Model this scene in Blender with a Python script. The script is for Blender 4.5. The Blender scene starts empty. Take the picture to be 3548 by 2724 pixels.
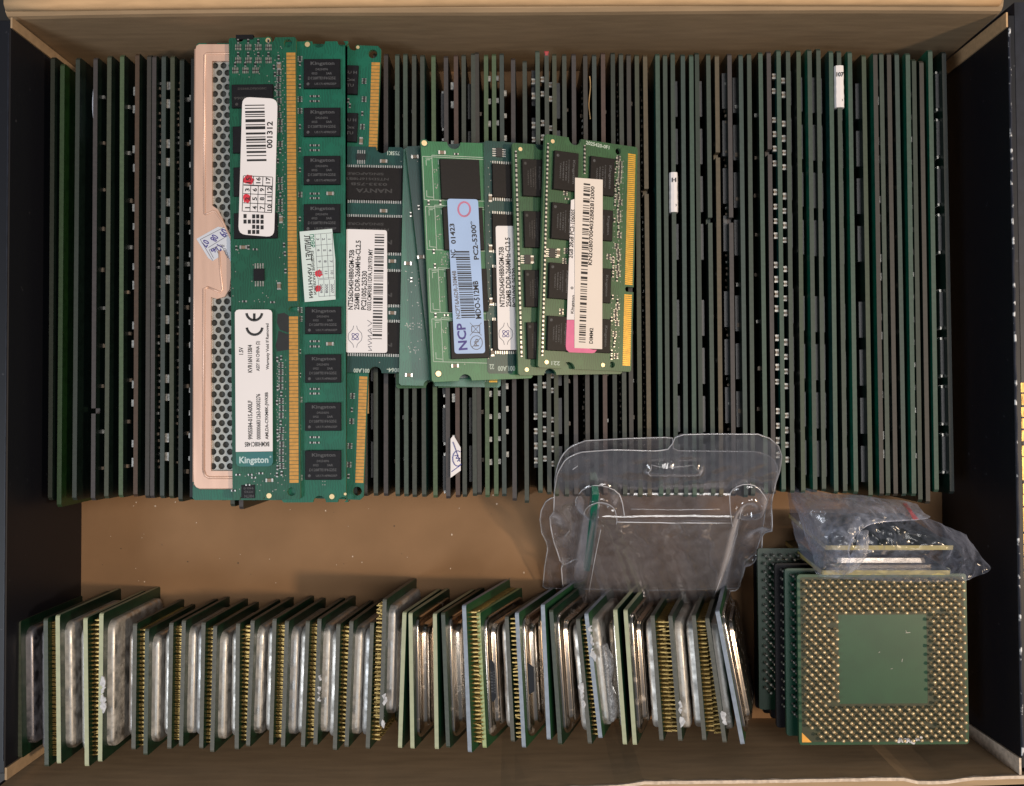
import bpy, bmesh, math, random
from mathutils import Vector, Matrix
from mathutils import noise as MN
random.seed(7)
SC = bpy.context.scene
COL = SC.collection
MM = 0.001
# ------------------------------------------------------------------ camera
F = 3261.0                                  # focal length in photo pixels (3548 wide)
TILT, ROLL = math.radians(1.39), math.radians(-0.3)
CAM = Vector((0.0, -7.5, 311.0))            # mm
ROT = Matrix.Rotation(ROLL, 3, 'Z') @ Matrix.Rotation(TILT, 3, 'X')
cd = bpy.data.cameras.new('camera'); cam = bpy.data.objects.new('camera', cd); COL.objects.link(cam)
cam.matrix_world = Matrix.Translation(CAM * MM) @ ROT.to_4x4()
cd.sensor_width = 36.0; cd.lens = 36.0 * F / 3548.0
cd.clip_start = 0.01; cd.clip_end = 20
cd.dof.use_dof = True; cd.dof.focus_distance = 0.272; cd.dof.aperture_fstop = 45
SC.camera = cam
# ------------------------------------------------------------------ world and lamps
w = bpy.data.worlds.new('World'); SC.world = w; w.use_nodes = True
bg = w.node_tree.nodes['Background']; bg.inputs[0].default_value = (0.75, 0.85, 1.0, 1); bg.inputs[1].default_value = 0.12
def area(name, loc, target, size, power, col):
    l = bpy.data.lights.new(name, 'AREA'); l.shape = 'DISK'; l.size = size; l.energy = power; l.color = col
    o = bpy.data.objects.new(name, l); COL.objects.link(o)
    o.location = loc
    o.rotation_euler = (Vector(target) - Vector(loc)).to_track_quat('-Z', 'Y').to_euler()
    return o
area('window_lamp', (-0.62, -0.30, 0.95), (0, 0, 0), 0.30, 4.2, (0.86, 0.93, 1.0))
area('warm_lamp', (0.70, -0.10, 0.86), (0, 0, 0), 0.08, 6.2, (1.0, 0.76, 0.52))
area('overhead_fill', (0.28, 0.08, 1.20), (0, 0, 0), 0.45, 5.8, (1.0, 0.96, 0.92))  # added soft fill from above to brighten labels, walls and board edges
SC.view_settings.view_transform = 'Standard'; SC.view_settings.look = 'None'
SC.view_settings.exposure = 0.0; SC.view_settings.gamma = 1.0; SC.view_settings.use_curve_mapping = False
SC.cycles.transparent_max_bounces = 24
SC.cycles.max_bounces = 8

# ------------------------------------------------------------------ pixel -> place
def ray(u, v): return ROT @ Vector(((u - 1774) / F, -(v - 1362) / F, -1.0))
def P(u, v, z):
    d = ray(u, v); t = (z - CAM.z) / d.z
    return CAM + d * t
def PI_(u, v, O, N):
    d = ray(u, v); t = (O - CAM).dot(N) / d.dot(N)
    return CAM + d * t
# ------------------------------------------------------------------ materials
def lin(c): return c / 12.92 if c <= 0.04045 else ((c + 0.055) / 1.055) ** 2.4
def S(r, g, b): return (lin(r / 255), lin(g / 255), lin(b / 255))
def newmat(name):
    m = bpy.data.materials.new(name); m.use_nodes = True
    return m, m.node_tree, m.node_tree.nodes['Principled BSDF']
def mat(name, col, rough=0.5, metal=0.0, var=0.25, scale=400.0, col2=None, bump=0.0, spec=0.5, cov=None, stretch=None, detail=6):
    """principled surface whose colour wanders between col and a darker (or given) second colour"""
    m, nt, b = newmat(name); N, L = nt.nodes, nt.links
    tc = N.new('ShaderNodeTexCoord'); nz = N.new('ShaderNodeTexNoise')
    nz.inputs['Scale'].default_value = scale; nz.inputs['Detail'].default_value = detail
    src = tc.outputs['Object']
    if stretch:
        mp = N.new('ShaderNodeMapping'); mp.inputs['Scale'].default_value = stretch
        L.new(src, mp.inputs[0]); src = mp.outputs[0]
    L.new(src, nz.inputs['Vector'])
    cr = N.new('ShaderNodeValToRGB'); L.new(nz.outputs['Fac'], cr.inputs[0])
    c2 = col2 or tuple(c * (1 - var) for c in col)
    a, bb = cov or (0.35, 0.65)
    cr.color_ramp.elements[0].position = a; cr.color_ramp.elements[1].position = bb
    cr.color_ramp.elements[0].color = (*c2, 1); cr.color_ramp.elements[1].color = (*col, 1)
    L.new(cr.outputs[0], b.inputs['Base Color'])
    b.inputs['Roughness'].default_value = rough; b.inputs['Metallic'].default_value = metal
    b.inputs['Specular IOR Level'].default_value = spec
    if bump:
        bp = N.new('ShaderNodeBump'); bp.inputs['Strength'].default_value = bump; bp.inputs['Distance'].default_value = 0.0004
        L.new(nz.outputs['Fac'], bp.inputs['Height']); L.new(bp.outputs[0], b.inputs['Normal'])
    return m
def pcb(name, col, rough=0.38, trace=0.75):
    """solder mask: even green with fine copper tracks showing through"""
    m, nt, b = newmat(name); N, L = nt.nodes, nt.links
    tc = N.new('ShaderNodeTexCoord')
    vo = N.new('ShaderNodeTexVoronoi'); vo.distance = 'MANHATTAN'; vo.feature = 'F1'; vo.inputs['Scale'].default_value = 260
    L.new(tc.outputs['Object'], vo.inputs['Vector'])
    wv = N.new('ShaderNodeTexWave'); wv.inputs['Scale'].default_value = 420; wv.inputs['Distortion'].default_value = 9; wv.inputs['Detail Scale'].default_value = 0.6
    L.new(tc.outputs['Object'], wv.inputs['Vector'])
    nz = N.new('ShaderNodeTexNoise'); nz.inputs['Scale'].default_value = 90; L.new(tc.outputs['Object'], nz.inputs['Vector'])
    cr = N.new('ShaderNodeValToRGB'); L.new(vo.outputs['Distance'], cr.inputs[0])
    cr.color_ramp.interpolation = 'CONSTANT'
    cr.color_ramp.elements[0].position = 0; cr.color_ramp.elements[0].color = (0, 0, 0, 1)
    cr.color_ramp.elements[1].position = 0.55; cr.color_ramp.elements[1].color = (1, 1, 1, 1)
    mt = N.new('ShaderNodeMath'); mt.operation = 'MULTIPLY'; L.new(wv.outputs['Fac'], mt.inputs[0]); L.new(cr.outputs[0], mt.inputs[1])
    cm = N.new('ShaderNodeValToRGB'); L.new(mt.outputs[0], cm.inputs[0])
    cm.color_ramp.elements[0].position = 0.3; cm.color_ramp.elements[0].color = (*col, 1)
    cm.color_ramp.elements[1].position = 0.6; cm.color_ramp.elements[1].color = (*[c * trace for c in col], 1)
    mx = N.new('ShaderNodeMixRGB'); mx.blend_type = 'MULTIPLY'; mx.inputs[0].default_value = 0.5
    c3 = N.new('ShaderNodeValToRGB'); L.new(nz.outputs['Fac'], c3.inputs[0])
    c3.color_ramp.elements[0].position = 0.35; c3.color_ramp.elements[0].color = (0.62, 0.66, 0.68, 1)
    c3.color_ramp.elements[1].position = 0.6
    L.new(cm.outputs[0], mx.inputs[1]); L.new(c3.outputs[0], mx.inputs[2])
    L.new(mx.outputs[0], b.inputs['Base Color']); b.inputs['Roughness'].default_value = rough
    return m
def film(name, milk, tint, gloss_rough=0.08, vary=900.0, blend=0.22, bump=0.35, bumpscale=120.0, cap=0.30, edgemilk=0.35):
    """clear plastic sheet: mostly transparent, glossy at grazing angles, a little milky where scuffed"""
    m, nt, b = newmat(name); N, L = nt.nodes, nt.links; N.remove(b)
    out = N['Material Output']
    tr = N.new('ShaderNodeBsdfTransparent'); tr.inputs[0].default_value = (0.97, 0.97, 0.98, 1)
    df = N.new('ShaderNodeBsdfDiffuse'); df.inputs[0].default_value = (*tint, 1)
    gl = N.new('ShaderNodeBsdfGlossy'); gl.inputs['Roughness'].default_value = gloss_rough
    tc = N.new('ShaderNodeTexCoord'); nz = N.new('ShaderNodeTexNoise'); nz.inputs['Scale'].default_value = vary; nz.inputs['Detail'].default_value = 5
    nz.inputs['Distortion'].default_value = 1.5
    L.new(tc.outputs['Object'], nz.inputs['Vector'])
    mr = N.new('ShaderNodeMapRange'); L.new(nz.outputs['Fac'], mr.inputs[0]); mr.inputs[1].default_value = 0.35; mr.inputs[2].default_value = 0.75
    mr.inputs[3].default_value = milk * 0.35; mr.inputs[4].default_value = milk * 1.9
    # scuffed sheet seen edge-on is a longer way through the plastic
    fw = N.new('ShaderNodeLayerWeight'); fw.inputs['Blend'].default_value = 0.5
    pw = N.new('ShaderNodeMath'); pw.operation = 'POWER'; L.new(fw.outputs['Facing'], pw.inputs[0]); pw.inputs[1].default_value = 2.8
    ma = N.new('ShaderNodeMath'); ma.operation = 'MULTIPLY_ADD'; L.new(pw.outputs[0], ma.inputs[0]); ma.inputs[1].default_value = edgemilk; L.new(mr.outputs[0], ma.inputs[2]); ma.use_clamp = True
    m1 = N.new('ShaderNodeMixShader'); L.new(ma.outputs[0], m1.inputs[0]); L.new(tr.outputs[0], m1.inputs[1]); L.new(df.outputs[0], m1.inputs[2])
    lw = N.new('ShaderNodeLayerWeight'); lw.inputs['Blend'].default_value = blend
    n3 = N.new('ShaderNodeTexNoise'); n3.inputs['Scale'].default_value = bumpscale; n3.inputs['Detail'].default_value = 3; L.new(tc.outputs['Object'], n3.inputs['Vector'])
    bp = N.new('ShaderNodeBump'); bp.inputs['Strength'].default_value = bump; bp.inputs['Distance'].default_value = 0.0012; L.new(n3.outputs['Fac'], bp.inputs['Height'])
    L.new(bp.outputs[0], gl.inputs['Normal']); L.new(bp.outputs[0], lw.inputs['Normal'])
    cl_ = N.new('ShaderNodeMath'); cl_.operation = 'MINIMUM'; L.new(lw.outputs['Fresnel'], cl_.inputs[0]); cl_.inputs[1].default_value = cap
    m2 = N.new('ShaderNodeMixShader'); L.new(cl_.outputs[0], m2.inputs[0]); L.new(m1.outputs[0], m2.inputs[1]); L.new(gl.outputs[0], m2.inputs[2])
    L.new(m2.outputs[0], out.inputs['Surface'])
    return m
def lidmat(name, metal_col, paste_col, cov, rough):
    """nickel lid with dried thermal paste patches"""
    m, nt, b = newmat(name); N, L = nt.nodes, nt.links
    tc = N.new('ShaderNodeTexCoord'); nz = N.new('ShaderNodeTexNoise'); nz.inputs['Scale'].default_value = 260; nz.inputs['Detail'].default_value = 9; nz.inputs['Roughness'].default_value = 0.62
    oi = N.new('ShaderNodeObjectInfo'); ad = N.new('ShaderNodeVectorMath'); ad.operation = 'ADD'
    L.new(tc.outputs['Object'], ad.inputs[0]); L.new(oi.outputs['Location'], ad.inputs[1])
    L.new(ad.outputs[0], nz.inputs['Vector'])
    cr = N.new('ShaderNodeValToRGB'); L.new(nz.outputs['Fac'], cr.inputs[0])
    cr.color_ramp.elements[0].position = cov - 0.16; cr.color_ramp.elements[0].color = (1, 1, 1, 1)
    cr.color_ramp.elements[1].position = cov + 0.16; cr.color_ramp.elements[1].color = (0, 0, 0, 1)
    n2 = N.new('ShaderNodeTexNoise'); n2.inputs['Scale'].default_value = 900; n2.inputs['Detail'].default_value = 6; L.new(ad.outputs[0], n2.inputs['Vector'])
    c2 = N.new('ShaderNodeValToRGB'); L.new(n2.outputs['Fac'], c2.inputs[0])
    c2.color_ramp.elements[0].position = 0.30; c2.color_ramp.elements[0].color = (*[c * 0.62 for c in paste_col], 1)
    c2.color_ramp.elements[1].position = 0.52; c2.color_ramp.elements[1].color = (*paste_col, 1)
    mx = N.new('ShaderNodeMixRGB'); L.new(cr.outputs[0], mx.inputs[0]); mx.inputs[1].default_value = (*metal_col, 1); L.new(c2.outputs[0], mx.inputs[2])
    L.new(mx.outputs[0], b.inputs['Base Color'])
    iv = N.new('ShaderNodeMath'); iv.operation = 'SUBTRACT'; iv.inputs[0].default_value = 1; L.new(cr.outputs[0], iv.inputs[1]); L.new(iv.outputs[0], b.inputs['Metallic'])
    rr = N.new('ShaderNodeMapRange'); L.new(cr.outputs[0], rr.inputs[0]); rr.inputs[3].default_value = rough; rr.inputs[4].default_value = 0.55; L.new(rr.outputs[0], b.inputs['Roughness'])
    bp = N.new('ShaderNodeBump'); bp.inputs['Strength'].default_value = 0.07; bp.inputs['Distance'].default_value = 0.0003; L.new(nz.outputs['Fac'], bp.inputs['Height']); L.new(bp.outputs[0], b.inputs['Normal'])
    return m

M = {}
M['card'] = mat('cardboard', S(170, 144, 114), 0.85, var=0.16, scale=60, bump=0.15, spec=0.2, stretch=(1, 7, 7))
M['cardfloor'] = mat('cardboard_floor', S(142, 110, 80), 0.85, var=0.16, scale=38, bump=0.12, spec=0.2)
M['cardlight'] = mat('cardboard_rim', S(206, 169, 128), 0.8, var=0.15, scale=120, spec=0.2, stretch=(1, 6, 6))
M['cardtorn'] = mat('torn_cardboard', S(225, 205, 185), 0.9, var=0.3, scale=700, spec=0.1)
M['navy'] = mat('navy_glossy_paper', (0.0078, 0.0085, 0.0125), 0.45, scale=520, col2=(0.0078, 0.0085, 0.0125), spec=0.3, detail=9)
_r = [n for n in M['navy'].node_tree.nodes if n.type == 'VALTORGB'][0].color_ramp
_r.elements[0].position = 0.70; _r.elements[1].position = 0.76; _r.elements[1].color = (0.06, 0.06, 0.07, 1)
M['navyrim'] = mat('navy_paper_edge', (0.016, 0.019, 0.031), 0.45, var=0.4, scale=300, spec=0.35)
M['wear'] = mat('worn_white_edge', (0.75, 0.74, 0.74), 0.8, scale=330, col2=(0.02, 0.022, 0.035), cov=(0.56, 0.62), detail=8)
M['goldfoil'] = mat('gold_print', (0.46, 0.30, 0.09), 0.35, 0.6, var=0.75, scale=700, stretch=(3, 0.6, 1))
M['table'] = mat('dark_tabletop', (0.02, 0.018, 0.016), 0.5, var=0.4, scale=30)
M['chip'] = mat('black_chip_plastic', (0.0085, 0.008, 0.0105), 0.5, var=0.25, scale=1500, spec=0.22)
M['chipb'] = mat('brown_black_chip_plastic', (0.0125, 0.0098, 0.0094), 0.5, var=0.25, scale=1500, spec=0.22)
M['chipu'] = mat('upright_chip_plastic', (0.06, 0.06, 0.062), 0.45, var=0.35, scale=1500)
M['chiptext'] = mat('grey_chip_marking', (0.085, 0.085, 0.09), 0.6, var=0.5, scale=3000)
M['chiptextf'] = mat('faint_chip_marking', (0.048, 0.044, 0.042), 0.6, var=0.4, scale=3000)
M['gold'] = mat('gold_contacts', S(206, 150, 72), 0.38, 0.25, var=0.2, scale=700)
M['goldb'] = mat('bright_gold_contacts', S(240, 184, 70), 0.32, 0.3, var=0.2, scale=700)
M['goldpad'] = mat('gold_pad', (0.95, 0.72, 0.40), 0.35, 0.6, var=0.1)
M['pin'] = mat('gold_pins', (0.38, 0.25, 0.075), 0.38, 0.6, var=0.35, scale=1200)
M['cornergold'] = mat('corner_gold', S(236, 168, 70), 0.4, 0.1)
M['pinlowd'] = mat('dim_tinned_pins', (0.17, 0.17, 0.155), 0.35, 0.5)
M['pintip'] = mat('tinned_gold_pins', (0.80, 0.61, 0.35), 0.28, 0.45, var=0.5, scale=420)
M['solder'] = mat('tin_solder', (0.72, 0.70, 0.66), 0.35, 0.85, var=0.3, scale=1500)
M['capb'] = mat('ceramic_capacitor', (0.23, 0.17, 0.12), 0.5, var=0.3, scale=1500)
M['resist'] = mat('black_resistor', (0.02, 0.02, 0.02), 0.4, var=0.3, scale=1500)
M['silk'] = mat('white_silkscreen', (0.50, 0.58, 0.50), 0.6, var=0.2, scale=1500)
M['bead'] = mat('pale_solder_bead', (0.40, 0.39, 0.36), 0.4, 0.3, var=0.5, scale=1500)
M['paper'] = mat('white_sticker', S(232, 226, 226), 0.55, var=0.03, scale=80)
M['paperw'] = mat('off_white_sticker', S(228, 216, 206), 0.55, var=0.03, scale=80)
M['papermint'] = mat('pale_mint_sticker', S(210, 222, 218), 0.5, var=0.06, scale=80)
M['paperblue'] = mat('pale_blue_foil_sticker', S(158, 186, 228), 0.4, var=0.12, scale=60, spec=0.6)
M['papersilver'] = mat('silver_white_sticker', S(205, 208, 218), 0.45, var=0.08, scale=120)
M['bluegreen'] = mat('blue_green_band', S(44, 106, 108), 0.45, col2=S(40, 110, 80), scale=60, cov=(.4, .6))
M['pink'] = mat('pink_print', S(222, 108, 152), 0.5, var=0.12, scale=400)
M['ink'] = mat('black_ink', (0.012, 0.011, 0.012), 0.6, var=0.2)
M['inkg'] = mat('grey_ink', (0.16, 0.16, 0.19), 0.6, var=0.2)
M['inkv'] = mat('violet_ink', S(72, 64, 140), 0.6, var=0.2)
M['inkgreen'] = mat('green_ink', S(40, 130, 100), 0.6, var=0.2)
M['inkred'] = mat('red_marker', S(214, 44, 62), 0.6, var=0.25, scale=900)
M['inkpink'] = mat('pale_red_print', S(196, 120, 150), 0.6, var=0.2)
M['inkblue'] = mat('blue_pen', S(52, 56, 150), 0.6, var=0.3, scale=900)
M['whitetext'] = mat('white_print', S(190, 210, 210), 0.6, var=0.1)
M['copper'] = mat('rose_copper_plate', S(228, 190, 170), 0.36, 0.28, var=0.12, scale=60, stretch=(6, 1, 1))
M['steel'] = mat('perforated_steel', (0.44, 0.44, 0.41), 0.40, 0.4, var=0.2, scale=300)
M['dark'] = mat('dark_gap', (0.012, 0.012, 0.012), 0.6)
M['padgrey'] = mat('grey_pad', (0.045, 0.046, 0.042), 0.7)
M['tape'] = mat('tan_tape', S(190, 150, 95), 0.5, var=0.1)
M['pcbA'] = pcb('green_solder_mask', S(22, 86, 64))
M['pcbL'] = pcb('leaf_green_mask', S(26, 56, 26))
M['pcbP'] = pcb('pile_green_mask', S(18, 62, 46), trace=0.95)
M['pcbB'] = pcb('teal_green_solder_mask', S(14, 98, 76), trace=0.78)
M['pcbC'] = pcb('emerald_solder_mask', S(28, 92, 62))
M['pcbD'] = pcb('dark_blue_green_solder_mask', S(20, 68, 62))
M['pcbE'] = pcb('bright_green_solder_mask', S(50, 118, 74), trace=0.82)
M['pcbF'] = pcb('moss_green_solder_mask', S(52, 94, 58))
M['pcbcpu'] = pcb('processor_green_mask', S(30, 72, 44), trace=0.95)
M['pcbdk'] = pcb('shaded_populated_mask', (0.006, 0.014, 0.011))  # near-black green: shade between the sticks, plus chip cover, painted into the faces
M['pcbcpud'] = pcb('processor_dark_shaded_mask', S(12, 46, 30))  # darkened green: weaker light on receding processor faces is put into the colour
M['cpuolive'] = mat('dark_olive_pin_field', S(44, 50, 20), 0.5, var=0.3, scale=500)
M['edgeg'] = mat('board_edge_green', S(84, 118, 84), 0.6, var=0.2, scale=800)
def edge(name, c, k=0.56): return mat('board_edge_' + name, tuple(x * k * t for x, t in zip(c, (1, 1, 1) if name in ('brown', 'reddish_brown', 'dark_brown_grey', 'tan', 'mauve_grey') else (.90, 1.08, .93))), 0.6, var=0.22, scale=900)
EDGE = {'g': edge('grey', (.088, .086, .078)), 'dg': edge('dark_grey_green', (.050, .054, .046)), 'og': edge('olive_grey', (.098, .094, .066)),
        'lg': edge('pale_green', (.135, .175, .100)), 'gr': edge('green', (.060, .105, .045)), 'br': edge('brown', (.120, .070, .042)),
        'bg': edge('bluish_grey', (.078, .088, .092)), 'mg': edge('mauve_grey', (.092, .078, .078)), 'tn': edge('tan', (.165, .128, .072)),
        'tg': edge('teal_grey', (.100, .120, .105)), 'vd': edge('near_black', (.022, .022, .024)), 'tl': edge('teal', (.020, .105, .085)),
        'rb': edge('reddish_brown', (.130, .078, .062)), 'dk': edge('dark_brown_grey', (.070, .062, .052))}
EDGER = {k: mat('board_edge_teal_tinged_' + k, tuple(c * q for c, q in zip([n for n in EDGE[k].node_tree.nodes if n.type == 'VALTORGB'][0].color_ramp.elements[1].color[:3], (.84, 1.08, 1.04))), 0.6, var=0.22, scale=900) for k in EDGE}
EDGEWORD = {'g': 'grey', 'dg': 'dark grey-green', 'og': 'olive-grey', 'lg': 'pale green', 'gr': 'green', 'br': 'brown', 'bg': 'bluish-grey',
            'mg': 'mauve-grey', 'tn': 'tan', 'tg': 'teal-grey', 'vd': 'near-black', 'tl': 'teal', 'rb': 'reddish-brown', 'dk': 'dark brown-grey'}
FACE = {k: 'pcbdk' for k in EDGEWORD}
# ------------------------------------------------------------------ mesh building
_txt = {}
def textmesh(s):
    if s not in _txt:
        cu = bpy.data.curves.new('t', 'FONT'); cu.body = s; cu.resolution_u = 2; cu.offset = 0.028
        ob = bpy.data.objects.new('t', cu); me = ob.to_mesh()
        vs = [(v.co.x, v.co.y) for v in me.vertices]; fs = [tuple(p.vertices) for p in me.polygons]
        ob.to_mesh_clear(); bpy.data.objects.remove(ob); bpy.data.curves.remove(cu)
        x0 = min(v[0] for v in vs); x1 = max(v[0] for v in vs); y0 = min(v[1] for v in vs); y1 = max(v[1] for v in vs)
        vs = [((x - (x0 + x1) / 2) / (x1 - x0), (y - (y0 + y1) / 2) / (y1 - y0)) for x, y in vs]
        _txt[s] = (vs, fs, (x1 - x0) / (y1 - y0))
    return _txt[s]
def plate2d(outer, holes, t):
    """flat plate (verts, faces) of an outline with holes, z from 0 to -t"""
    cu = bpy.data.curves.new('c', 'CURVE'); cu.dimensions = '2D'; cu.fill_mode = 'BOTH'; cu.extrude = t / 2
    for poly in [outer] + holes:
        s = cu.splines.new('POLY'); s.points.add(len(poly) - 1); s.use_cyclic_u = True
        for p, q in zip(s.points, poly): p.co = (q[0], q[1], 0, 1)
    ob = bpy.data.objects.new('c', cu); me = ob.to_mesh()
    vs = [(v.co.x, v.co.y, v.co.z - t / 2) for v in me.vertices]; fs = [tuple(p.vertices) for p in me.polygons]
    ob.to_mesh_clear(); bpy.data.objects.remove(ob); bpy.data.curves.remove(cu)
    return vs, fs
def circ(x, y, r, n=12, a0=0.0, a1=2 * math.pi):
    return [(x + r * math.cos(a0 + (a1 - a0) * i / n), y + r * math.sin(a0 + (a1 - a0) * i / n)) for i in range(n)]
def rrect(cx, cy, w, h, r, n=4):
    o = []
    for sx, sy, a in ((1, 1, 0), (-1, 1, 90), (-1, -1, 180), (1, -1, 270)):
        for i in range(n + 1):
            t = math.radians(a + 90 * i / n)
            o.append((cx + sx * (w / 2 - r) + r * math.cos(t), cy + sy * (h / 2 - r) + r * math.sin(t)))
    return o
class MB:
    def __init__(s): s.v = []; s.f = []; s.m = []
    def add(s, vs, fs, m=0):
        o = len(s.v); s.v += [tuple(x) for x in vs]
        for f in fs: s.f.append(tuple(i + o for i in f)); s.m.append(m)
    def box(s, c, d, m=0, rz=0.0, ch=0.0):
        hx, hy, hz = d[0] / 2, d[1] / 2, d[2] / 2; ca, sa = math.cos(rz), math.sin(rz)
        def q(x, y, z): return (c[0] + x * ca - y * sa, c[1] + x * sa + y * ca, c[2] + z)
        k = [(-1, -1), (1, -1), (1, 1), (-1, 1)]
        if ch:
            rows = [[q(a * hx, b * hy, -hz) for a, b in k], [q(a * hx, b * hy, hz - ch) for a, b in k], [q(a * (hx - ch), b * (hy - ch), hz) for a, b in k]]
        else: rows = [[q(a * hx, b * hy, -hz) for a, b in k], [q(a * hx, b * hy, hz) for a, b in k]]
        s.loft(rows, m)
    def loft(s, rows, m=0, cap0=True, cap1=True):
        n = len(rows[0]); o = len(s.v)
        for r in rows: s.v += [tuple(p) for p in r]
        for i in range(len(rows) - 1):
            for j in range(n):
                a = o + i * n + j; b = o + i * n + (j + 1) % n
                s.f.append((a, b, b + n, a + n)); s.m.append(m)
        if cap0: s.f.append(tuple(o + j for j in reversed(range(n)))); s.m.append(m)
        if cap1: s.f.append(tuple(o + (len(rows) - 1) * n + j for j in range(n))); s.m.append(m)
    def prism(s, poly, z0, z1, m=0):
        ar = sum(a[0] * b[1] - b[0] * a[1] for a, b in zip(poly, poly[1:] + poly[:1]))
        if ar < 0: poly = poly[::-1]
        s.loft([[(x, y, z0) for x, y in poly], [(x, y, z1) for x, y in poly]], m)
    def tube(s, path, r, n=8, m=0):
        path = [Vector(p) for p in path]; rows = []
        for i, p in enumerate(path):
            d = (path[min(i + 1, len(path) - 1)] - path[max(i - 1, 0)]).normalized()
            a = d.cross(Vector((0, 0, 1)));
            if a.length < 1e-3: a = d.cross(Vector((1, 0, 0)))
            a.normalize(); b = d.cross(a)
            rows.append([p + a * r * math.cos(2 * math.pi * k / n) + b * r * math.sin(2 * math.pi * k / n) for k in range(n)])
        s.loft(rows, m)
    def text(s, t, c, L, H, rot=0.0, m=0, z=0.0):
        vs, fs, _ = textmesh(t); ca, sa = math.cos(rot), math.sin(rot)
        s.add([(c[0] + x * L * ca - y * H * sa, c[1] + x * L * sa + y * H * ca, z) for x, y in vs], fs, m)
    def line(s, a, b, wd, z0, z1, m=0):
        a = Vector(a[:2]); b = Vector(b[:2]); d = b - a
        s.box(((a.x + b.x) / 2, (a.y + b.y) / 2, (z0 + z1) / 2), (d.length, wd, z1 - z0), m, math.atan2(d.y, d.x))
    def mesh(s, name, mats, smooth=False, sharp=None):
        me = bpy.data.meshes.new(name)
        me.from_pydata([(x * MM, y * MM, z * MM) for x, y, z in s.v], [], s.f)
        for q in mats: me.materials.append(M[q] if isinstance(q, str) else q)
        me.polygons.foreach_set('material_index', s.m)
        if smooth: me.polygons.foreach_set('use_smooth', [True] * len(s.f))
        if sharp: me.polygons.foreach_set('use_smooth', [True] * len(s.f)); me.set_sharp_from_angle(angle=math.radians(sharp))
        me.update(); return me
    def build(s, name, mats, parent=None, smooth=False, label=None):
        return put(name, s.mesh(name, mats, smooth), parent, label)
def put(name, me, parent=None, label=None, loc=None, rz=None):
    o = bpy.data.objects.new(name, me); COL.objects.link(o)
    if parent is not None: o.parent = parent
    if label: o['label'] = label
    if loc: o.location = Vector(loc) * MM
    if rz: o.rotation_euler = (0, 0, rz)
    return o
def tag(o, label, cat, group=None, kind=None):
    o['label'] = label; o['category'] = cat
    if group: o['group'] = group
    if kind: o['kind'] = kind
    return o
def thing(name, label, cat, mw=None, group=None):
    o = bpy.data.objects.new(name, None); COL.objects.link(o); o.empty_display_size = 0.01
    if mw is not None:
        o.matrix_world = mw
    return tag(o, label, cat, group)
def frame(O, ex, ey):
    ez = ex.cross(ey)
    m = Matrix((ex, ey, ez)).transposed().to_4x4(); m.translation = O * MM
    return m
# ------------------------------------------------------------------ table and box
b = MB(); b.box((0, 0, -6), (1400, 1200, 6)); t = b.build('tabletop', ['table']); t['kind'] = 'structure'
box = thing('cardboard_box', 'shallow open cardboard box with navy glossy outside holding all the boards and chips', 'box', Matrix.Translation(Vector((0, 0, -2.5)) * MM))
ZB = 2.5                                      # floor of the box is world z = 0
def wz(z): return z + ZB
XL, XR, YF, YB, HT = -142.0, 141.6, -107.0, 106.8, 46.0
b = MB(); b.box((0, 0, wz(-1.25)), (XR - XL + 8, YB - YF + 14, 2.4)); b.build('box_floor', ['cardfloor'], box)
# back wall: double cardboard with a rounded folded rim, slightly bowed
b = MB(); rows = []
n = 24
for i in range(n + 1):
    x = XL - 1.6 + (XR - XL + 0.4) * i / n
    bow = 0.7 * math.sin(math.pi * i / n) + 0.25 * math.sin(9 * i / n)
    y = YB + bow
    rows.append([(x, y, wz(0)), (x, y + 0.3 * math.sin(i), wz(18)), (x, y + 0.2, wz(HT - 2.6)), (x, y + 0.5, wz(HT - 1.2)), (x, y + 1.4, wz(HT - 0.2)), (x, y + 3.0, wz(HT + 0.2)), (x, y + 4.4, wz(HT - 0.5)),
                 (x, y + 5.2, wz(HT - 2.0)), (x, y + 5.2, wz(0))])
b.loft(rows); bw = b.build('back_wall', ['card'], box, smooth=False)
b = MB(); b.tube([(XL - 1 + (XR - XL - 1.5) * i / 20, YB + 3.3 + 0.7 * math.sin(math.pi * i / 20), wz(HT + 0.1)) for i in range(21)], 1.9, 10)
b.build('folded_rim', ['cardlight'], box, smooth=True)
# front wall: bows outward, rim torn and bare on the right half
def yf(x):
    k = [(-150, -110.4), (-40, -112.6), (-4, -112.2), (4, -111.4), (30, -110.6), (36, -109.6), (70, -109.4), (108, -108.9), (112, -109.9), (120, -110.0), (126, -109.0), (146, -108.4)]
    for (a, p), (c, q) in zip(k, k[1:]):
        if x <= c: return p + (q - p) * (x - a) / (c - a)
    return k[-1][1]
b = MB(); rows = []; rim = MB(); rrows = []
for i in range(73):
    x = XL - 2 + (XR - XL + 5.0) * i / 72
    y = yf(x); j = 0.15 * math.sin(i * 2.7)
    rows.append([(x, YF, wz(0)), (x, y * 0.5 + YF * 0.5, wz(23)), (x, y, wz(HT - 0.5)), (x, y - 2.6, wz(HT - 0.5)), (x, y - 2.6, wz(0))])
    rrows.append([(x, y + 0.1 + j, wz(HT - 0.55)), (x, y + 0.1 + j * .5, wz(HT + 0.3 + j)), (x, y - 0.7, wz(HT + 0.45 - j)), (x, y - 0.9, wz(HT - 0.55))])
b.loft(rows); b.build('front_wall', ['card'], box)
rim.loft(rrows); rim.build('torn_rim', ['cardtorn'], box)
b = MB(); b.box((0, YF - 7.2, wz(HT / 2)), (XR - XL + 16, 1.0, HT - 1)); b.build('outer_paper', ['navy'], box)
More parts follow.
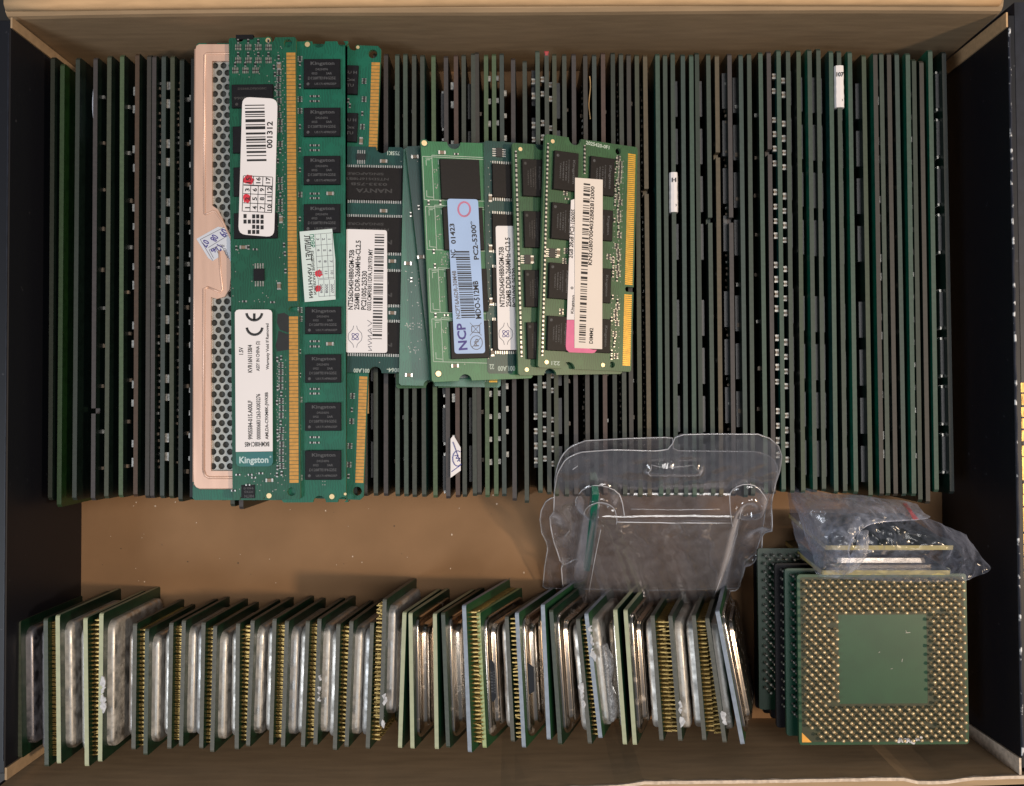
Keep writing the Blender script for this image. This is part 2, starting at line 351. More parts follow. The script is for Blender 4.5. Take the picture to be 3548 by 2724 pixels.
# side walls, lined with dark paper
for nm, x0, x1 in (('left_wall', XL - 3.2, XL), ('right_wall', XR, XR + 2.0)):
    b = MB(); b.box(((x0 + x1) / 2, -0.4, wz(HT / 2)), (x1 - x0, YB - YF - 1.5, HT), ch=0.25); b.build(nm, ['navy'], box)
b = MB()
b.tube([(XR + 0.35 + 0.12 * math.sin(i * 1.7), -103 + 205 * i / 60, wz(HT + 0.02)) for i in range(61)], 0.34, 6)
b.build('worn_edge', ['wear'], box)
b = MB(); b.tube([(XL - 0.5, -103 + 205 * i / 60, wz(HT + 0.02)) for i in range(61)], 0.25, 6); b.build('paper_edge', ['navyrim'], box)
b = MB(); b.box((XR + 3.8, -0.4, wz(HT / 2 - 0.3)), (3.4, YB - YF + 6, HT)); sl = b.build('outer_sleeve', ['navyrim'], box)
b = MB()
for k in range(26):
    b.box((XR + 2.9 + random.uniform(-.3, .2), 0 - k * 3.55 + random.uniform(-.4, .4), wz(HT - 0.3) + 0.12), (random.uniform(1.8, 2.8), random.uniform(2.6, 3.6), 0.2))
b.build('gold_border', ['goldfoil'], box)
for (x, y, sx, sy, mt) in ((XL + 0.25, YB - 1.8, 0.5, 3.0, 'card'), (XR - 0.25, YB - 2.4, 0.5, 4.2, 'cardlight'), (XL + 0.3, YF + 0.4, 0.6, 3.4, 'card'), (XR - 0.3, YF + 1.0, 0.6, 4.6, 'cardtorn')):
    b = MB(); b.box((x, y, wz(HT / 2)), (sx, sy, HT)); b.build('corner_fold', [mt], box)
# ------------------------------------------------------------------ upright memory sticks
L_, H_, T_ = 133.35, 30.0, 1.27
_bm = {}
def board_mesh(ed, face, notch):
    key = (ed.name, face, notch)
    if key not in _bm:
        h = L_ / 2; top = [(h - 0.8, H_), (-h + 0.8, H_)]
        if notch is not None: top = [(h - 0.8, H_), (notch + 0.8, H_), (notch + 0.8, H_ - 3), (notch - 0.8, H_ - 3), (notch - 0.8, H_), (-h + 0.8, H_)]
        out = [(h, 0.0), (h, H_ - 0.8)] + top + [(-h, H_ - 0.8), (-h, 0.0)]
        m = MB(); m.loft([[(-T_ / 2, y, z) for y, z in out[::-1]], [(T_ / 2, y, z) for y, z in out[::-1]]], 1)
        m.m[-2] = 0; m.m[-1] = 0
        _bm[key] = m.mesh('circuit_board', [face, ed])
    return _bm[key]
def chipmesh(kind):
    m = MB()
    if kind == 'c': m.box((0, 0, 0), (1.1, 10.8, 12.0)); nm = ['chipu']; m.v = [(x, y, z) for x, y, z in m.v]
    else:
        m.box((0, 0, 0), (1.05, 10.4, 14.0))
        for k in range(12):
            for s in (-1, 1): m.box((0, s * 5.6, 6.3 - k * 1.15), (0.6, 0.9, 0.45), 1)
        nm = ['chipu', 'solder']
    return m.mesh('memory_chip', nm)
CH = {'c': chipmesh('c'), 't': chipmesh('t')}
def smdmesh(side, kind, rnd):
    m = MB(); y = -58 + rnd.uniform(0, 4)
    pitch, sz, pr = {'b': (4.4, 1.7, 1.0), 's': (13, 1.1, 0.7), 'd': (1.9, 0.7, 0.35), 'm': (6.8, 1.5, 0.75), 'w': (9.0, 2.3, 1.0)}[kind]
    k = 0
    while y < 60:
        z = rnd.choice((28.3, 28.6)) if kind in 'bmw' else 26.2 + rnd.uniform(-1.6, .9)
        ln = sz * rnd.uniform(.85, 1.15)
        x = side * (T_ / 2 + pr / 2)
        if kind == 'b' and k % 5 != 4:
            m.box((x, y, z), (pr, ln * .5, 1.0), 1)
            for s in (-1, 1): m.box((x * 1.12, y + s * ln * .36, z), (pr * 1.1, ln * .3, 1.2), 0)
        elif kind != 'b': m.box((x, y, z), (pr, ln, 1.0), 1 if kind in 'sd' and rnd.random() < .75 else 0)
        y += pitch * (rnd.uniform(.85, 1.15) if kind in 'sd' else (1.35 if kind == 'w' and k % 2 else 1.0 if kind != 'w' else .62)); k += 1
    return m.mesh('capacitors', ['bead', 'capb'])
# (x at photo row 325, edge colour, photo y of the near end, lean in degrees, features, notch)
ROW = [(183, 'dg', 1734, 0, '', None), (215, 'gr', 1755, -3.2, '', None), (266, 'dg', 1730, 0, '', None), (330, 'mg', 1734, 0, 'sR', -40), (377, 'og', 1727, 0, '', None),
       (423, 'lg', 1725, 0, 'sR', None), (476, 'br', 1725, 0, 'wL', None), (517, 'dk', 1728, 0, '', None), (533, 'mg', 1727, 0, 'dR', None), (567, 'bg', 1728, 0, 'wR', None),
       (598, 'og', 1729, 0, 'dR', None), (630, 'dg', 1735, 0, 'sR', None), (669, 'vd', 1735, 0, 'mL', None),
       (1263, 'dk', 1722, 0, '', None), (1300, 'g', 1722, 0, 'cL', None),
       (1335.5, 'mg', 1722, 0, '', None), (1375, 'tg', 1720, 0, 'sL', None), (1404.6, 'tg', 1720, 0, 'sL', None), (1434, 'g', 1720, 0, 'sL', None), (1464, 'g', 1724, 1.0, '', None),
       (1503, 'lg', 1722, 0, '', None), (1546.6, 'mg', 1725, 0, 'tL', None), (1580.6, 'rb', 1722, 0, 'wL', None), (1605.7, 'g', 1720, 0, '', None), (1639.6, 'g', 1718, 0, 'cL', None),
       (1654, 'dk', 1712, 0, 'sR', None), (1683.6, 'lg', 1720, 0, 'mR', None), (1712.5, 'lg', 1718, 0, 'mR', None), (1739.7, 'bg', 1717, 0, 'mR', None), (1777, 'mg', 1735, 1.2, '', None),
       (1818, 'g', 1740, 1.4, '', None), (1864, 'tg', 1712, 0, 'bLcL', None), (1895, 'g', 1715, 0, 'bLbR', None), (1921, 'og', 1718, 0, 'cR', None), (1955.6, 'g', 1720, 0, 'sR', None),
       (1988, 'mg', 1720, 0, '', None), (2028.5, 'dk', 1720, 0, 'dLsL', None), (2058.7, 'bg', 1720, 0, '', None), (2089, 'rb', 1720, 0, 'sR', None), (2123, 'dg', 1720, 0, '', None),
       (2153.5, 'g', 1720, 0, 'dL', None), (2179, 'dk', 1720, 0, 'sR', None), (2207.5, 'og', 1720, 0, '', None), (2238, 'tn', 1720, 0, 'dL', 25), (2278.7, 'tg', 1720, 0, '', None),
       (2304.6, 'g', 1720, 0, '', None), (2331, 'g', 1720, 0, 'cR', None), (2366, 'bg', 1720, 0, '', None), (2395, 'tg', 1720, 0, '', None), (2417, 'dg', 1720, 0, 'cR', None),
       (2457, 'g', 1720, 0, 'sR', 16), (2486, 'tn', 1720, 0, '', 36), (2529, 'mg', 1720, 0, 'dLcL', 16), (2568, 'bg', 1720, 0, 'cLsL', None), (2595.6, 'g', 1720, 0, '', None),
       (2638, 'tg', 1718, 0, 'sL', None), (2664.8, 'mg', 1716, 0, '', 36), (2700, 'tg', 1707, 0, 'bL', None), (2731, 'g', 1707, 0, 'bLtR', None), (2767, 'og', 1708, 0, 'tR', None),
       (2806, 'g', 1703, 0, '', None), (2837.7, 'g', 1705, 0, 'cLcR', None), (2879, 'tg', 1712, 0, '', None), (2909, 'g', 1713, 0, 'cR', None), (2947, 'tg', 1711, 0, 'cR', None),
       (2996, 'og', 1722, 0, 'cL', None), (3034, 'dk', 1722, 1.8, 'wR', None), (3056, 'g', 1722, 0.3, 'cR', None), (3082, 'dk', 1722, 0.5, 'sR', None), (3110.5, 'bg', 1722, 0.8, '', None),
       (3146, 'tg', 1722, 4.0, 'mR', None), (3168, 'dg', 1742, 0.9, '', None), (3194, 'dk', 1744, 1, '', None), (3226, 'tg', 1706, 4.2, '', None), (3276, 'vd', 1711, 0, 'tLcR', None)]
ROWX = [P(r[0], 325, 30).x for r in ROW]
ORD = ['first', 'second', 'third', 'fourth', 'fifth', 'sixth', 'seventh', 'eighth', 'ninth', 'tenth', 'eleventh', 'twelfth', 'thirteenth', 'fourteenth']
FULL = {1580.6: 'reddish-brown upright memory stick with a folded white paper scrap inked in blue', 1895: 'grey upright memory stick with a red dot on its upper end',
        2331: 'grey upright memory stick with a white paper tag marked H on its edge', 2909: 'grey upright memory stick with a white paper tag high up near the right wall',
        3276: 'near-black upright memory stick standing last at the right wall', 183: 'dark grey-green upright memory stick standing first beside the left black wall',
        215: 'green upright memory stick by the left wall, its near end sticking out furthest', 476: 'brown upright memory stick with white capacitors on its left, left of the copper stick',
        423: 'pale green upright memory stick, brightest of those left of the copper stick', 1263: 'dark brown upright memory stick with tan tape, half under the lying gold-contact stick'}
ANCH = [(100, 'left box wall', 1), (690, 'copper stick', -1), (1313, 'lying gold-contact stick', 1), (1580.6, 'paper-scrap stick', 0), (1895, 'red-dotted stick', 0),
        (2331, 'stick tagged H', 0), (2909, 'higher white-tagged stick', 0), (3300, 'right box wall', -1)]
def rowlabel(i):
    x, ed = ROW[i][0], ROW[i][1]
    if x in FULL: return FULL[x]
    best = None
    for ax, an, sd in ANCH:
        side = 1 if x > ax else -1
        if sd and side != sd: continue
        if side > 0: nn = sum(1 for r in ROW if ax < r[0] < x)
        else: nn = sum(1 for r in ROW if x < r[0] < ax)
        if best is None or nn < best[0]: best = (nn, side, an)
    nn, side, an = best
    feat = ROW[i][4]
    ft = ' with pale capacitors' if 'b' in feat or 'w' in feat or 'm' in feat else ' with black chips' if ('c' in feat or 't' in feat) else ''
    return '%s upright stick%s, %s %s of the %s' % (EDGEWORD[ed], ft, ORD[nn], 'right' if side > 0 else 'left', an)
ROWOBJ = {}
CY = [-56.5, -42.0, -27.5, -13.0, 10.0, 24.5, 39.0, 53.5]
def upright(x, y0, ed, lean, feats, notch, label, seed, face=None, group='upright memory sticks packed in a row'):
    rnd = random.Random(seed)
    R = Matrix.Translation(Vector((x, y0, 0)) * MM) @ Matrix.Translation(Vector((0, 0, 30)) * MM) @ Matrix.Rotation(math.radians(-lean), 4, 'Y') @ Matrix.Translation(Vector((0, 0, -30)) * MM) @ Matrix.Rotation(math.radians(rnd.uniform(-.12, .12)), 4, 'Z')
    R = Matrix.Translation(Vector((0, 0, rnd.uniform(-.35, .25))) * MM) @ R
    t = thing('memory_stick', label, 'memory stick', R, group)
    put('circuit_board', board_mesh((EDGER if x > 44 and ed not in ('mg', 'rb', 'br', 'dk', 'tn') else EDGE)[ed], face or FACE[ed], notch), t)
    off = rnd.uniform(-3, 3)
    for k in range(0, len(feats), 2):
        kind, sd = feats[k], 1 if feats[k + 1] == 'R' else -1
        if kind in 'ct':
            zc = 21.4 if kind == 'c' else 20.2
            zc += rnd.uniform(-.8, .9)
            for y in CY: put('memory_chip', CH[kind], t, loc=(sd * (T_ / 2 + 0.56), y + off, zc))
        else: put('capacitors', smdmesh(sd, kind, rnd), t)
    return t
for i, r in enumerate(ROW):
    y0 = P(r[0], r[2], 30).y + L_ / 2 + random.uniform(-.35, .35)
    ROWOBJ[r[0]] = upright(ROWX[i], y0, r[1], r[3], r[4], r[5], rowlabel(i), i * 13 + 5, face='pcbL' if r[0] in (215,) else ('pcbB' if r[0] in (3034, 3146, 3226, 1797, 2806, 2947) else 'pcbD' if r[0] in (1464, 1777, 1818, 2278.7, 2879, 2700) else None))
# sticks under the lying pile; only a few lower ends peep out
for k, (x, dy) in enumerate([(704, 1.0), (740, 0), (775, -1.2), (810, -3.0), (838, -3.8), (880, -1.4), (925, 0), (970, 0), (1015, 0), (1060, 0), (1105, 0), (1150, 0), (1195, 0), (1230, 0)]):
    p = P(x, 325, 30)
    up = upright(p.x, 35.6 + dy, ('mg', 'dg', 'dk', 'g')[k % 4], 0, '', None, 'upright memory stick mostly hidden beneath the copper and green lying sticks', 900 + k, group='upright sticks hidden under the lying pile')
M['pinkred'] = mat('faded_red_paint', S(178, 70, 74), 0.6)
# tags and marks that stick to upright boards
def onboard(key): return ROWOBJ[key]
def loc_of(key, u, v, z=30):
    o = ROWOBJ[key]; p = o.matrix_world.inverted() @ (P(u, v, z) * MM) / MM
    return p
bpy.context.view_layer.update()
for key, (u0, v0, u1, v1), wd, txts in ((2331, (2325, 595, 2357, 733), 2.5, [('H', 0.2, 1.3, 1.3)]), (2909, (2895, 225, 2930, 370), 2.9, [('107', 0.22, 2.2, 1.4)])):
    a = loc_of(key, (u0 + u1) / 2, v0, 31); c = loc_of(key, (u0 + u1) / 2, v1, 31)
    m = MB(); n = 14; rows = []
    rnd = random.Random(3)
    for i in range(n + 1):
        y = a.y + (c.y - a.y) * i / n; hw = wd / 2 + rnd.uniform(-.06, .06)
        rows.append([(-hw, y, 25), (-hw, y, 29.6), (-hw + 0.35, y, 30.35), (0, y, 30.62), (hw - 0.35, y, 30.35), (hw, y, 29.6), (hw, y, 25)][::-1])
    m.loft(rows); tg = m.build('paper_tag', ['paper'], ROWOBJ[key], label='white paper tag folded over the edge')
    m = MB()
    for s, f, l, h in txts: m.text(s, (0, a.y + (c.y - a.y) * f), l, h, 0, 0, 30.70)
    m.text('o', (0.5, a.y + (c.y - a.y) * 0.83), 0.5, 0.8, 0, 0, 30.5)
    m.build('lettering', ['ink'], tg)
key = 1580.6
pts = [(1571, 1508), (1596, 1551), (1596, 1631), (1561, 1656), (1561, 1521)]
q = [loc_of(key, u, v, 31) for u, v in pts]
m = MB(); m.loft([[(p.x, p.y, 30.4 + 0.25 * (i % 2)) for i, p in enumerate(q)], [(p.x, p.y, 30.75 + 0.25 * (i % 2)) for i, p in enumerate(q)]])
pt = m.build('paper_scrap', ['paper'], ROWOBJ[key])
m = MB()
cx = (q[0].x + q[1].x) / 2 + 0.2; cy = (q[1].y + q[2].y) / 2 + 0.2
pl = [(cx + 1.5 * math.cos(a * .5), cy + 2.3 * math.sin(a * .5)) for a in range(2, 12)]
for A, B in zip(pl, pl[1:]): m.line(A, B, 0.22, 31.05, 31.15)
zz = [(cx - .9, cy + .8), (cx + .2, cy + 1.0), (cx - .5, cy), (cx + .7, cy + .1), (cx - .1, cy - .9)]
for A, B in zip(zz, zz[1:]): m.line(A, B, 0.22, 31.05, 31.15)
m.line((q[0].x - .1, q[0].y - 2), (q[1].x - .2, q[1].y - 4.2), .2, 31.05, 31.15); m.line((q[3].x + .3, q[3].y + 1.8), (q[2].x, q[2].y + 1.6), .2, 31.05, 31.15)
m.build('pen_marks', ['inkblue'], pt)
y1 = L_ / 2
m = MB(); m.box((0, y1 - .75, 29.55), (1.36, 1.7, 1.0), 0, 0, .3); m.build('red_paint_dot', ['pinkred'], ROWOBJ[1895])
a = loc_of(1263, 1285, 1390); c = loc_of(1263, 1285, 1433)
m = MB(); m.box((0.2, (a.y + 9 + c.y) / 2, 29.9), (1.75, abs(a.y + 9 - c.y), 0.5)); m.build('tan_tape', ['tape'], ROWOBJ[1263])
# curled sticker edge between two left-hand boards
a = loc_of(330, 310, 262, 26); c = loc_of(330, 310, 470, 26)
m = MB(); rows = []
for i in range(13):
    f = i / 12; y = a.y + (c.y - a.y) * f; bu = 1.3 * math.sin(math.pi * f) ** 0.7
    rows.append([(-T_ / 2 - 0.05 - bu, y, 27.6), (-T_ / 2 - 0.05 - bu * .6, y, 18), (-T_ / 2 - 0.01 - bu * .5, y, 18), (-T_ / 2 + 0.0 - bu * .8, y, 27.6)])
m.loft(rows); m.build('curled_sticker', ['papersilver'], ROWOBJ[330])
# gold-edged thread beside a board
a = loc_of(2058.7, 2047, 262, 30)
m = MB(); m.tube([(-1.35 + 0.25 * math.sin(i * .9), a.y - i * 1.6, 29.4 - .1 * i) for i in range(9)], 0.16, 6); m.build('loose_thread', ['tape'], ROWOBJ[2058.7])
# ------------------------------------------------------------------ lying sticks
class Bd:
    """a lying board: local x right, y up in the photo, z out of its face; px() turns photo pixels into its own mm"""
    def __init__(s, name, label, O, ex, ey, group=None, cat='memory stick'):
        ex = ex.normalized(); ey = (ey - ex * ey.dot(ex)).normalized()
        s.O, s.ex, s.ey, s.ez = O, ex, ey, ex.cross(ey)
        s.root = thing(name, label, cat, frame(O, ex, ey), group)
    def px(s, u, v, h=0.0):
        p = PI_(u, v, s.O + s.ez * h, s.ez) - s.O
        return (p.dot(s.ex), p.dot(s.ey))
    def rc(s, u0, v0, u1, v1, h=0.0):
        um, vm = (u0 + u1) / 2, (v0 + v1) / 2
        c = s.px(um, vm, h); a = s.px(u0, vm, h); b = s.px(u1, vm, h); d = s.px(um, v0, h); e = s.px(um, v1, h)
        return c[0], c[1], abs(b[0] - a[0]), abs(d[1] - e[1])
    def plate(s, outer, holes, face, edge='edgeg', t=1.2, name='circuit_board'):
        vs, fs = plate2d(outer, holes, t); m = MB(); m.add(vs, fs, 1)
        for i, f in enumerate(m.f):
            zs = [m.v[k][2] for k in f]
            if max(zs) - min(zs) < 1e-4: m.m[i] = 0
        return m.build(name, [face, edge], s.root)
def from_left(TL, BL, wdt, dz):
    p0, p1 = P(*TL), P(*BL)
    ey = (p0 - p1).normalized(); h = ey.cross(Vector((0, 0, 1))).normalized()
    ex = h * math.sqrt(max(wdt * wdt - dz * dz, 1)) + Vector((0, 0, dz))
    O = (p0 + p1) / 2 + ex / 2
    return O, ex, ey, (p0 - p1).length
def outline(w_, h_, notch=(), r=0.6):
    """board outline with half-round bites: (side, position, radius)"""
    pts = []
    def arc(cx, cy, rr, a0, a1): pts.extend([(cx + rr * math.cos(math.radians(a0 + (a1 - a0) * i / 8)), cy + rr * math.sin(math.radians(a0 + (a1 - a0) * i / 8))) for i in range(9)])
    X, Y = w_ / 2, h_ / 2
    pts.append((-X, Y - r)); pts.append((-X + r, Y))
    for sd, p, rr in sorted([n for n in notch if n[0] == 'T'], key=lambda n: n[1]): arc(p, Y, rr, 180, 360)
    pts.append((X - r, Y)); pts.append((X, Y - r))
    for sd, p, rr in sorted([n for n in notch if n[0] == 'R'], key=lambda n: -n[1]):
        pts.extend([(X, p + rr), (X - 2.4, p + rr), (X - 3.0, p), (X - 2.4, p - rr), (X, p - rr)])
    pts.append((X, -Y + r)); pts.append((X - r, -Y))
    for sd, p, rr in sorted([n for n in notch if n[0] == 'B'], key=lambda n: -n[1]): arc(p, -Y, rr, 0, 180)
    pts.append((-X + r, -Y)); pts.append((-X, -Y + r))
    for sd, p, rr in sorted([n for n in notch if n[0] == 'L'], key=lambda n: n[1]): arc(-X, p, rr, -90, 90)
    return pts
def chips(bd, rects, mt='chip', th=1.1, lines=None, rot=0.0, txtm='chiptext', name='memory_chip'):
    """one chip object per rectangle; the marking is the chip's own child"""
    out = []
    for k, (u0, v0, u1, v1) in enumerate(rects):
        cx, cy, w_, h_ = bd.rc(u0, v0, u1, v1, th)
        m = MB(); m.box((0, 0, th / 2), (w_, h_, th), 0, 0, 0.12)
        o = m.build(name, [mt], bd.root); o.location = Vector((cx, cy, 0)) * MM
        if lines:
            t = MB(); A, B = (w_, h_) if abs(math.sin(rot)) < .5 else (h_, w_)
            for s_, fx, fy, fl, fh in lines:
                dx, dy = fx * A, fy * B; ca, sa = math.cos(rot), math.sin(rot)
                t.text(s_, (dx * ca - dy * sa, dx * sa + dy * ca), fl * A, fh * B, rot, 0, th + 0.015)
            t.add([(x + -A * .38 * math.cos(rot) + B * .36 * math.sin(rot), y - A * .38 * math.sin(rot) - B * .36 * math.cos(rot), th + .015) for x, y in circ(0, 0, .45, 8)], [tuple(range(8))], 0)
            t.build('lettering', [txtm], o)
        out.append(o)
    return out
def contacts(bd, u, v0, u1, v1, wpx, n, mt='gold', name='contact_strip', split=None):
    """row of gold fingers from pixel (u,v0) to (u1,v1)"""
    a = Vector(bd.px(u, v0)); b_ = Vector(bd.px(u1, v1)); c = bd.rc(u - wpx / 2, v0, u + wpx / 2, v0 + 4)
    wd = c[2]; m = MB(); L = (b_ - a).length; p = L / n; ang = math.atan2((b_ - a).y, (b_ - a).x)
    for i in range(n):
        q = a + (b_ - a) * (i + 0.5) / n
        m.box((q.x, q.y, 0.03), (p * (0.86 if mt == 'gold' else 0.70), wd, 0.06), 0, ang)
    return m.build(name, [mt], bd.root)
def smd(bd, items, name='small_components', mats=('solder', 'capb', 'resist', 'bead')):
    """items: (u, v, kind) kinds: r resistor, c capacitor, n 4-gang resistor net (vertical leads), d dot"""
    m = MB()
    for it in items:
        u, v, k = it[0], it[1], it[2]; a = it[3] if len(it) > 3 else 0
        x, y = bd.px(u, v)
        if k == 'c':
            m.box((x, y, .3), (.95, 1.7, .6), 1, a); ca, sa = math.cos(a), math.sin(a)
            for s in (-1, 1): m.box((x - s * .85 * sa, y + s * .85 * ca, .31), (1.0, .45, .64), 0, a)
        elif k == 'r':
            m.box((x, y, .2), (.5, 1.0, .4), 2, a); ca, sa = math.cos(a), math.sin(a)
            for s in (-1, 1): m.box((x - s * .5 * sa, y + s * .5 * ca, .21), (.52, .3, .44), 0, a)
        elif k == 'n':
            m.box((x, y, .16), (.5, 1.7, .32), 2)
            for j in range(4):
                for s in (-1, 1): m.box((x + s * .48, y - .66 + j * .44, .12), (.46, .2, .26), 0 if (j + s) % 3 else 3)
        elif k == 'h':
            m.box((x, y, .12), (1.8, .34, .24), 2)
            for j in range(4):
                for s in (-1, 1): m.box((x - .72 + j * .48, y + s * .5, .12), (.22, .72, .26), 3)
        elif k == 'd': m.prism(circ(x, y, .16, 6), 0, .08, 3)
        elif k == 's':
            m.box((x, y, .35), (2.6, 1.8, .7), 2)
            for j in range(4):
                for s in (-1, 1): m.box((x - .98 + j * .65, y + s * 1.45, .2), (.3, 1.15, .22), 0)
        elif k == 'e':
            m.box((x, y, .35), (1.8, 2.6, .7), 2)
            for j in range(4):
                for s in (-1, 1): m.box((x + s * 1.45, y - .98 + j * .65, .2), (1.15, .3, .22), 0)
    if len(items) <= 4 and len(items) > 1:
        for q in items: smd(bd, [q], 'capacitor' if q[2] == 'c' else 'component', mats)
        return
    return m.build(name, list(mats), bd.root)
def pads(bd, pts, r=0.75, mt='goldpad', name='gold_pad'):
    for u, v in pts:
        x, y = bd.px(u, v); m = MB(); m.prism(circ(x, y, r * 1.5, 12), 0.005, 0.02, 1); m.prism(circ(x, y, r, 12), 0.02, 0.05, 0); m.build(name, [mt, 'pcbC'], bd.root)
def sticker(bd, poly, h, mt, name='sticker', label=None, t=0.08, rnd=None):
    m = MB(); m.prism([bd.px(u, v, h) for u, v in poly] if rnd is None else rnd, h, h + t); return m.build(name, [mt], bd.root, label=label)
def roundpx(bd, corners, r, h):
    """rounded sticker outline from four pixel corners TL TR BR BL (local mm)"""
    c = [Vector(bd.px(u, v, h)) for u, v in corners]; o = []
    for i in range(4):
        a, b_, d = c[i - 1], c[i], c[(i + 1) % 4]
        e1 = (a - b_).normalized() * r; e2 = (d - b_).normalized() * r
        for k in range(5):
            f = k / 4; q = b_ + e1 * (1 - f) ** 2 + e2 * f ** 2
            o.append((q.x, q.y))
    return o
class Print:
    """ink printed on a sticker; one mesh of flat glyphs lying just above it"""
    def __init__(s, bd, h): s.bd, s.h, s.m = bd, h + 0.10, MB()
    def t(s, txt, rect, rot=90, m=0, tilt=0.0):
        cx, cy, w_, h_ = s.bd.rc(*rect, s.h); r = math.radians(rot + tilt)
        L, H = (h_, w_) if abs(rot) == 90 else (w_, h_)
        L = min(L, 1.25 * textmesh(txt)[2] * H)
        s.m.text(txt, (cx, cy), L, H, r, m, s.h)
    def bars(s, rect, n, seed, m=0, horizontal=True, fill=.55, tilt=0.0):
        cx, cy, w_, h_ = s.bd.rc(*rect, s.h); rnd = random.Random(seed); ws = [rnd.choice((1, 1, 2, 2, 3)) for _ in range(2 * n)]
        tot = sum(ws); y = h_ / 2
        for i, q in enumerate(ws):
            d = h_ * q / tot
            if i % 2 == 0:
                yy = y - d / 2; s.m.box((cx - yy * math.tan(math.radians(tilt)), cy + yy, s.h), (w_, d, .01), m)
            y -= d
    def seg(s, a, b_, wd=.14, m=0): s.m.line(s.bd.px(*a, s.h), s.bd.px(*b_, s.h), wd, s.h - .005, s.h + .005, m)
    def poly(s, pts, wd=.14, m=0, closed=False):
        pts = list(pts)
        for a, b_ in zip(pts, pts[1:] + (pts[:1] if closed else [])):
            s.seg(a, b_, wd, m)
    def rect(s, r, m=0):
        cx, cy, w_, h_ = s.bd.rc(*r, s.h); s.m.box((cx, cy, s.h), (w_, h_, .01), m)
    def blob(s, u, v, rad, m=0, seed=1):
        x, y = s.bd.px(u, v, s.h); rnd = random.Random(seed)
        s.m.prism([(x + rad * rnd.uniform(.75, 1.2) * math.cos(a * .449), y + rad * rnd.uniform(.75, 1.25) * math.sin(a * .449)) for a in range(14)], s.h - .008, s.h - .002, m)
    def build(s, parent, mats, name='lettering'): return s.m.build(name, mats, parent)
def arcpx(u, v, r, a0, a1, n=14): return [(u + r * math.cos(math.radians(a0 + (a1 - a0) * i / n)), v + r * math.sin(math.radians(a0 + (a1 - a0) * i / n))) for i in range(n + 1)]
GP = 'memory sticks lying on top of the upright row'

# ---- copper heat-spreader stick
k_ = 1.6216
c0 = P(676, 150, 34); c1 = P(672, 1733, 34); c2 = P(1028, 150, 34)
bd = Bd('memory_stick', 'rose-copper memory stick with perforated silver windows, leftmost of the lying sticks', (c0 + c1) / 2 + (c2 - c0) / 2, c2 - c0, c0 - c1, GP)
W_ = (c2 - c0).length; HH = (c0 - c1).length
bd.plate(outline(W_, HH, [('T', -W_ / 2 + 4.6, 1.6)]), [], 'pcbB')
def cz(u, v): return bd.px(u, v, 2.4)
# outline of the copper plate and its two windows (photo pixels)
def rnd_outline(pts): return [cz(u, v) for u, v in pts]
outer = [(690, 154), (1000, 154), (1000, 1692), (690, 1692), (680, 1688), (673, 1676), (671, 1640), (678, 172), (681, 160)]
win1 = [(735, 212), (960, 212), (960, 860), (798, 860), (772, 760), (755, 726), (735, 712)]
win2 = [(731, 1030), (752, 1036), (778, 1028), (795, 1004), (800, 960), (960, 960), (960, 1632), (731, 1632)]
vs, fs = plate2d(rnd_outline(outer), [rnd_outline(win1), rnd_outline(win2)], 1.0)
m = MB(); m.add([(x, y, z + 2.5) for x, y, z in vs], fs)
sp = m.build('heat_spreader', ['copper'], bd.root)
m = MB()
def bead(pts, r=.42, z=2.35): m.tube([(*cz(u, v), z) for u, v in pts], r, 8)
bead([(960, 186), (716, 186), (710, 192), (709, 300), (709, 743)], .45); bead([(709, 743), (722, 740), (738, 731), (748, 735), (772, 770), (800, 826), (830, 880)], .4)
bead([(706, 1630), (707, 1000), (722, 996)], .5); bead([(706, 1630), (712, 1648), (724, 1655), (960, 1655)], .5); bead([(722, 996), (766, 1014), (771, 1002), (764, 940), (759, 868)], .4)
bead([(677, 170), (674, 900), (671, 1670)], .5, 2.0); bead([(672, 1676), (690, 1690), (990, 1690)], .5, 2.0)
m.build('pressed_ridge', ['copper'], sp, smooth=True)
for wi, (u0, v0, u1, v1) in enumerate(((728, 205, 966, 862), (726, 950, 966, 1638))):
    a = cz(u0, v0); c = cz(u1, v1); hs = []; r = .95; row = 0
    y = a[1] - 1.6
    while y > c[1] + 1.4:
        x = a[0] + 1.2 + (1.22 if row % 2 else 0)
        while x < a[0] + 9.2: hs.append(circ(x, y, r, 10)); x += 2.44
        y -= 2.1; row += 1
    vs, fs = plate2d([a, (c[0], a[1]), c, (a[0], c[1])], hs, .5)
    m = MB(); m.add([(x, y_, z + 1.45) for x, y_, z in vs], fs); m.build('perforated_window', ['steel'], bd.root)
m = MB(); x, y, w_, h_ = bd.rc(724, 190, 975, 1650); m.box((x, y, .25), (w_, h_, .5)); m.build('inner_pad', ['padgrey'], bd.root)
st = sticker(bd, [(681, 828), (756, 786), (778, 790), (800, 826), (800, 908), (778, 868), (763, 868), (757, 892), (737, 905), (722, 895)], 2.55, 'papersilver', label='torn silver-white warranty sticker')
p = Print(bd, 2.55)
for tx, r in (('07', (699, 832, 723, 856)), ('08', (732, 812, 753, 838)), ('09', (763, 793, 788, 822)), ('6', (733, 858, 747, 878)), ('12', (748, 848, 768, 872))):
    p.t(tx, r, 0, 0, -118)
for a, c in (((694, 830), (737, 903)), ((694, 830), (780, 786)), ((722, 858), (790, 816)), ((725, 866), (765, 848)), ((725, 866), (740, 895)), ((745, 857), (757, 880)), ((765, 848), (795, 898))): p.seg(a, c, .16, 1)
p.t('VOID IF', (776, 845, 786, 895), 90, 1, 24)
p.build(st, ['inkv', 'inkg'])

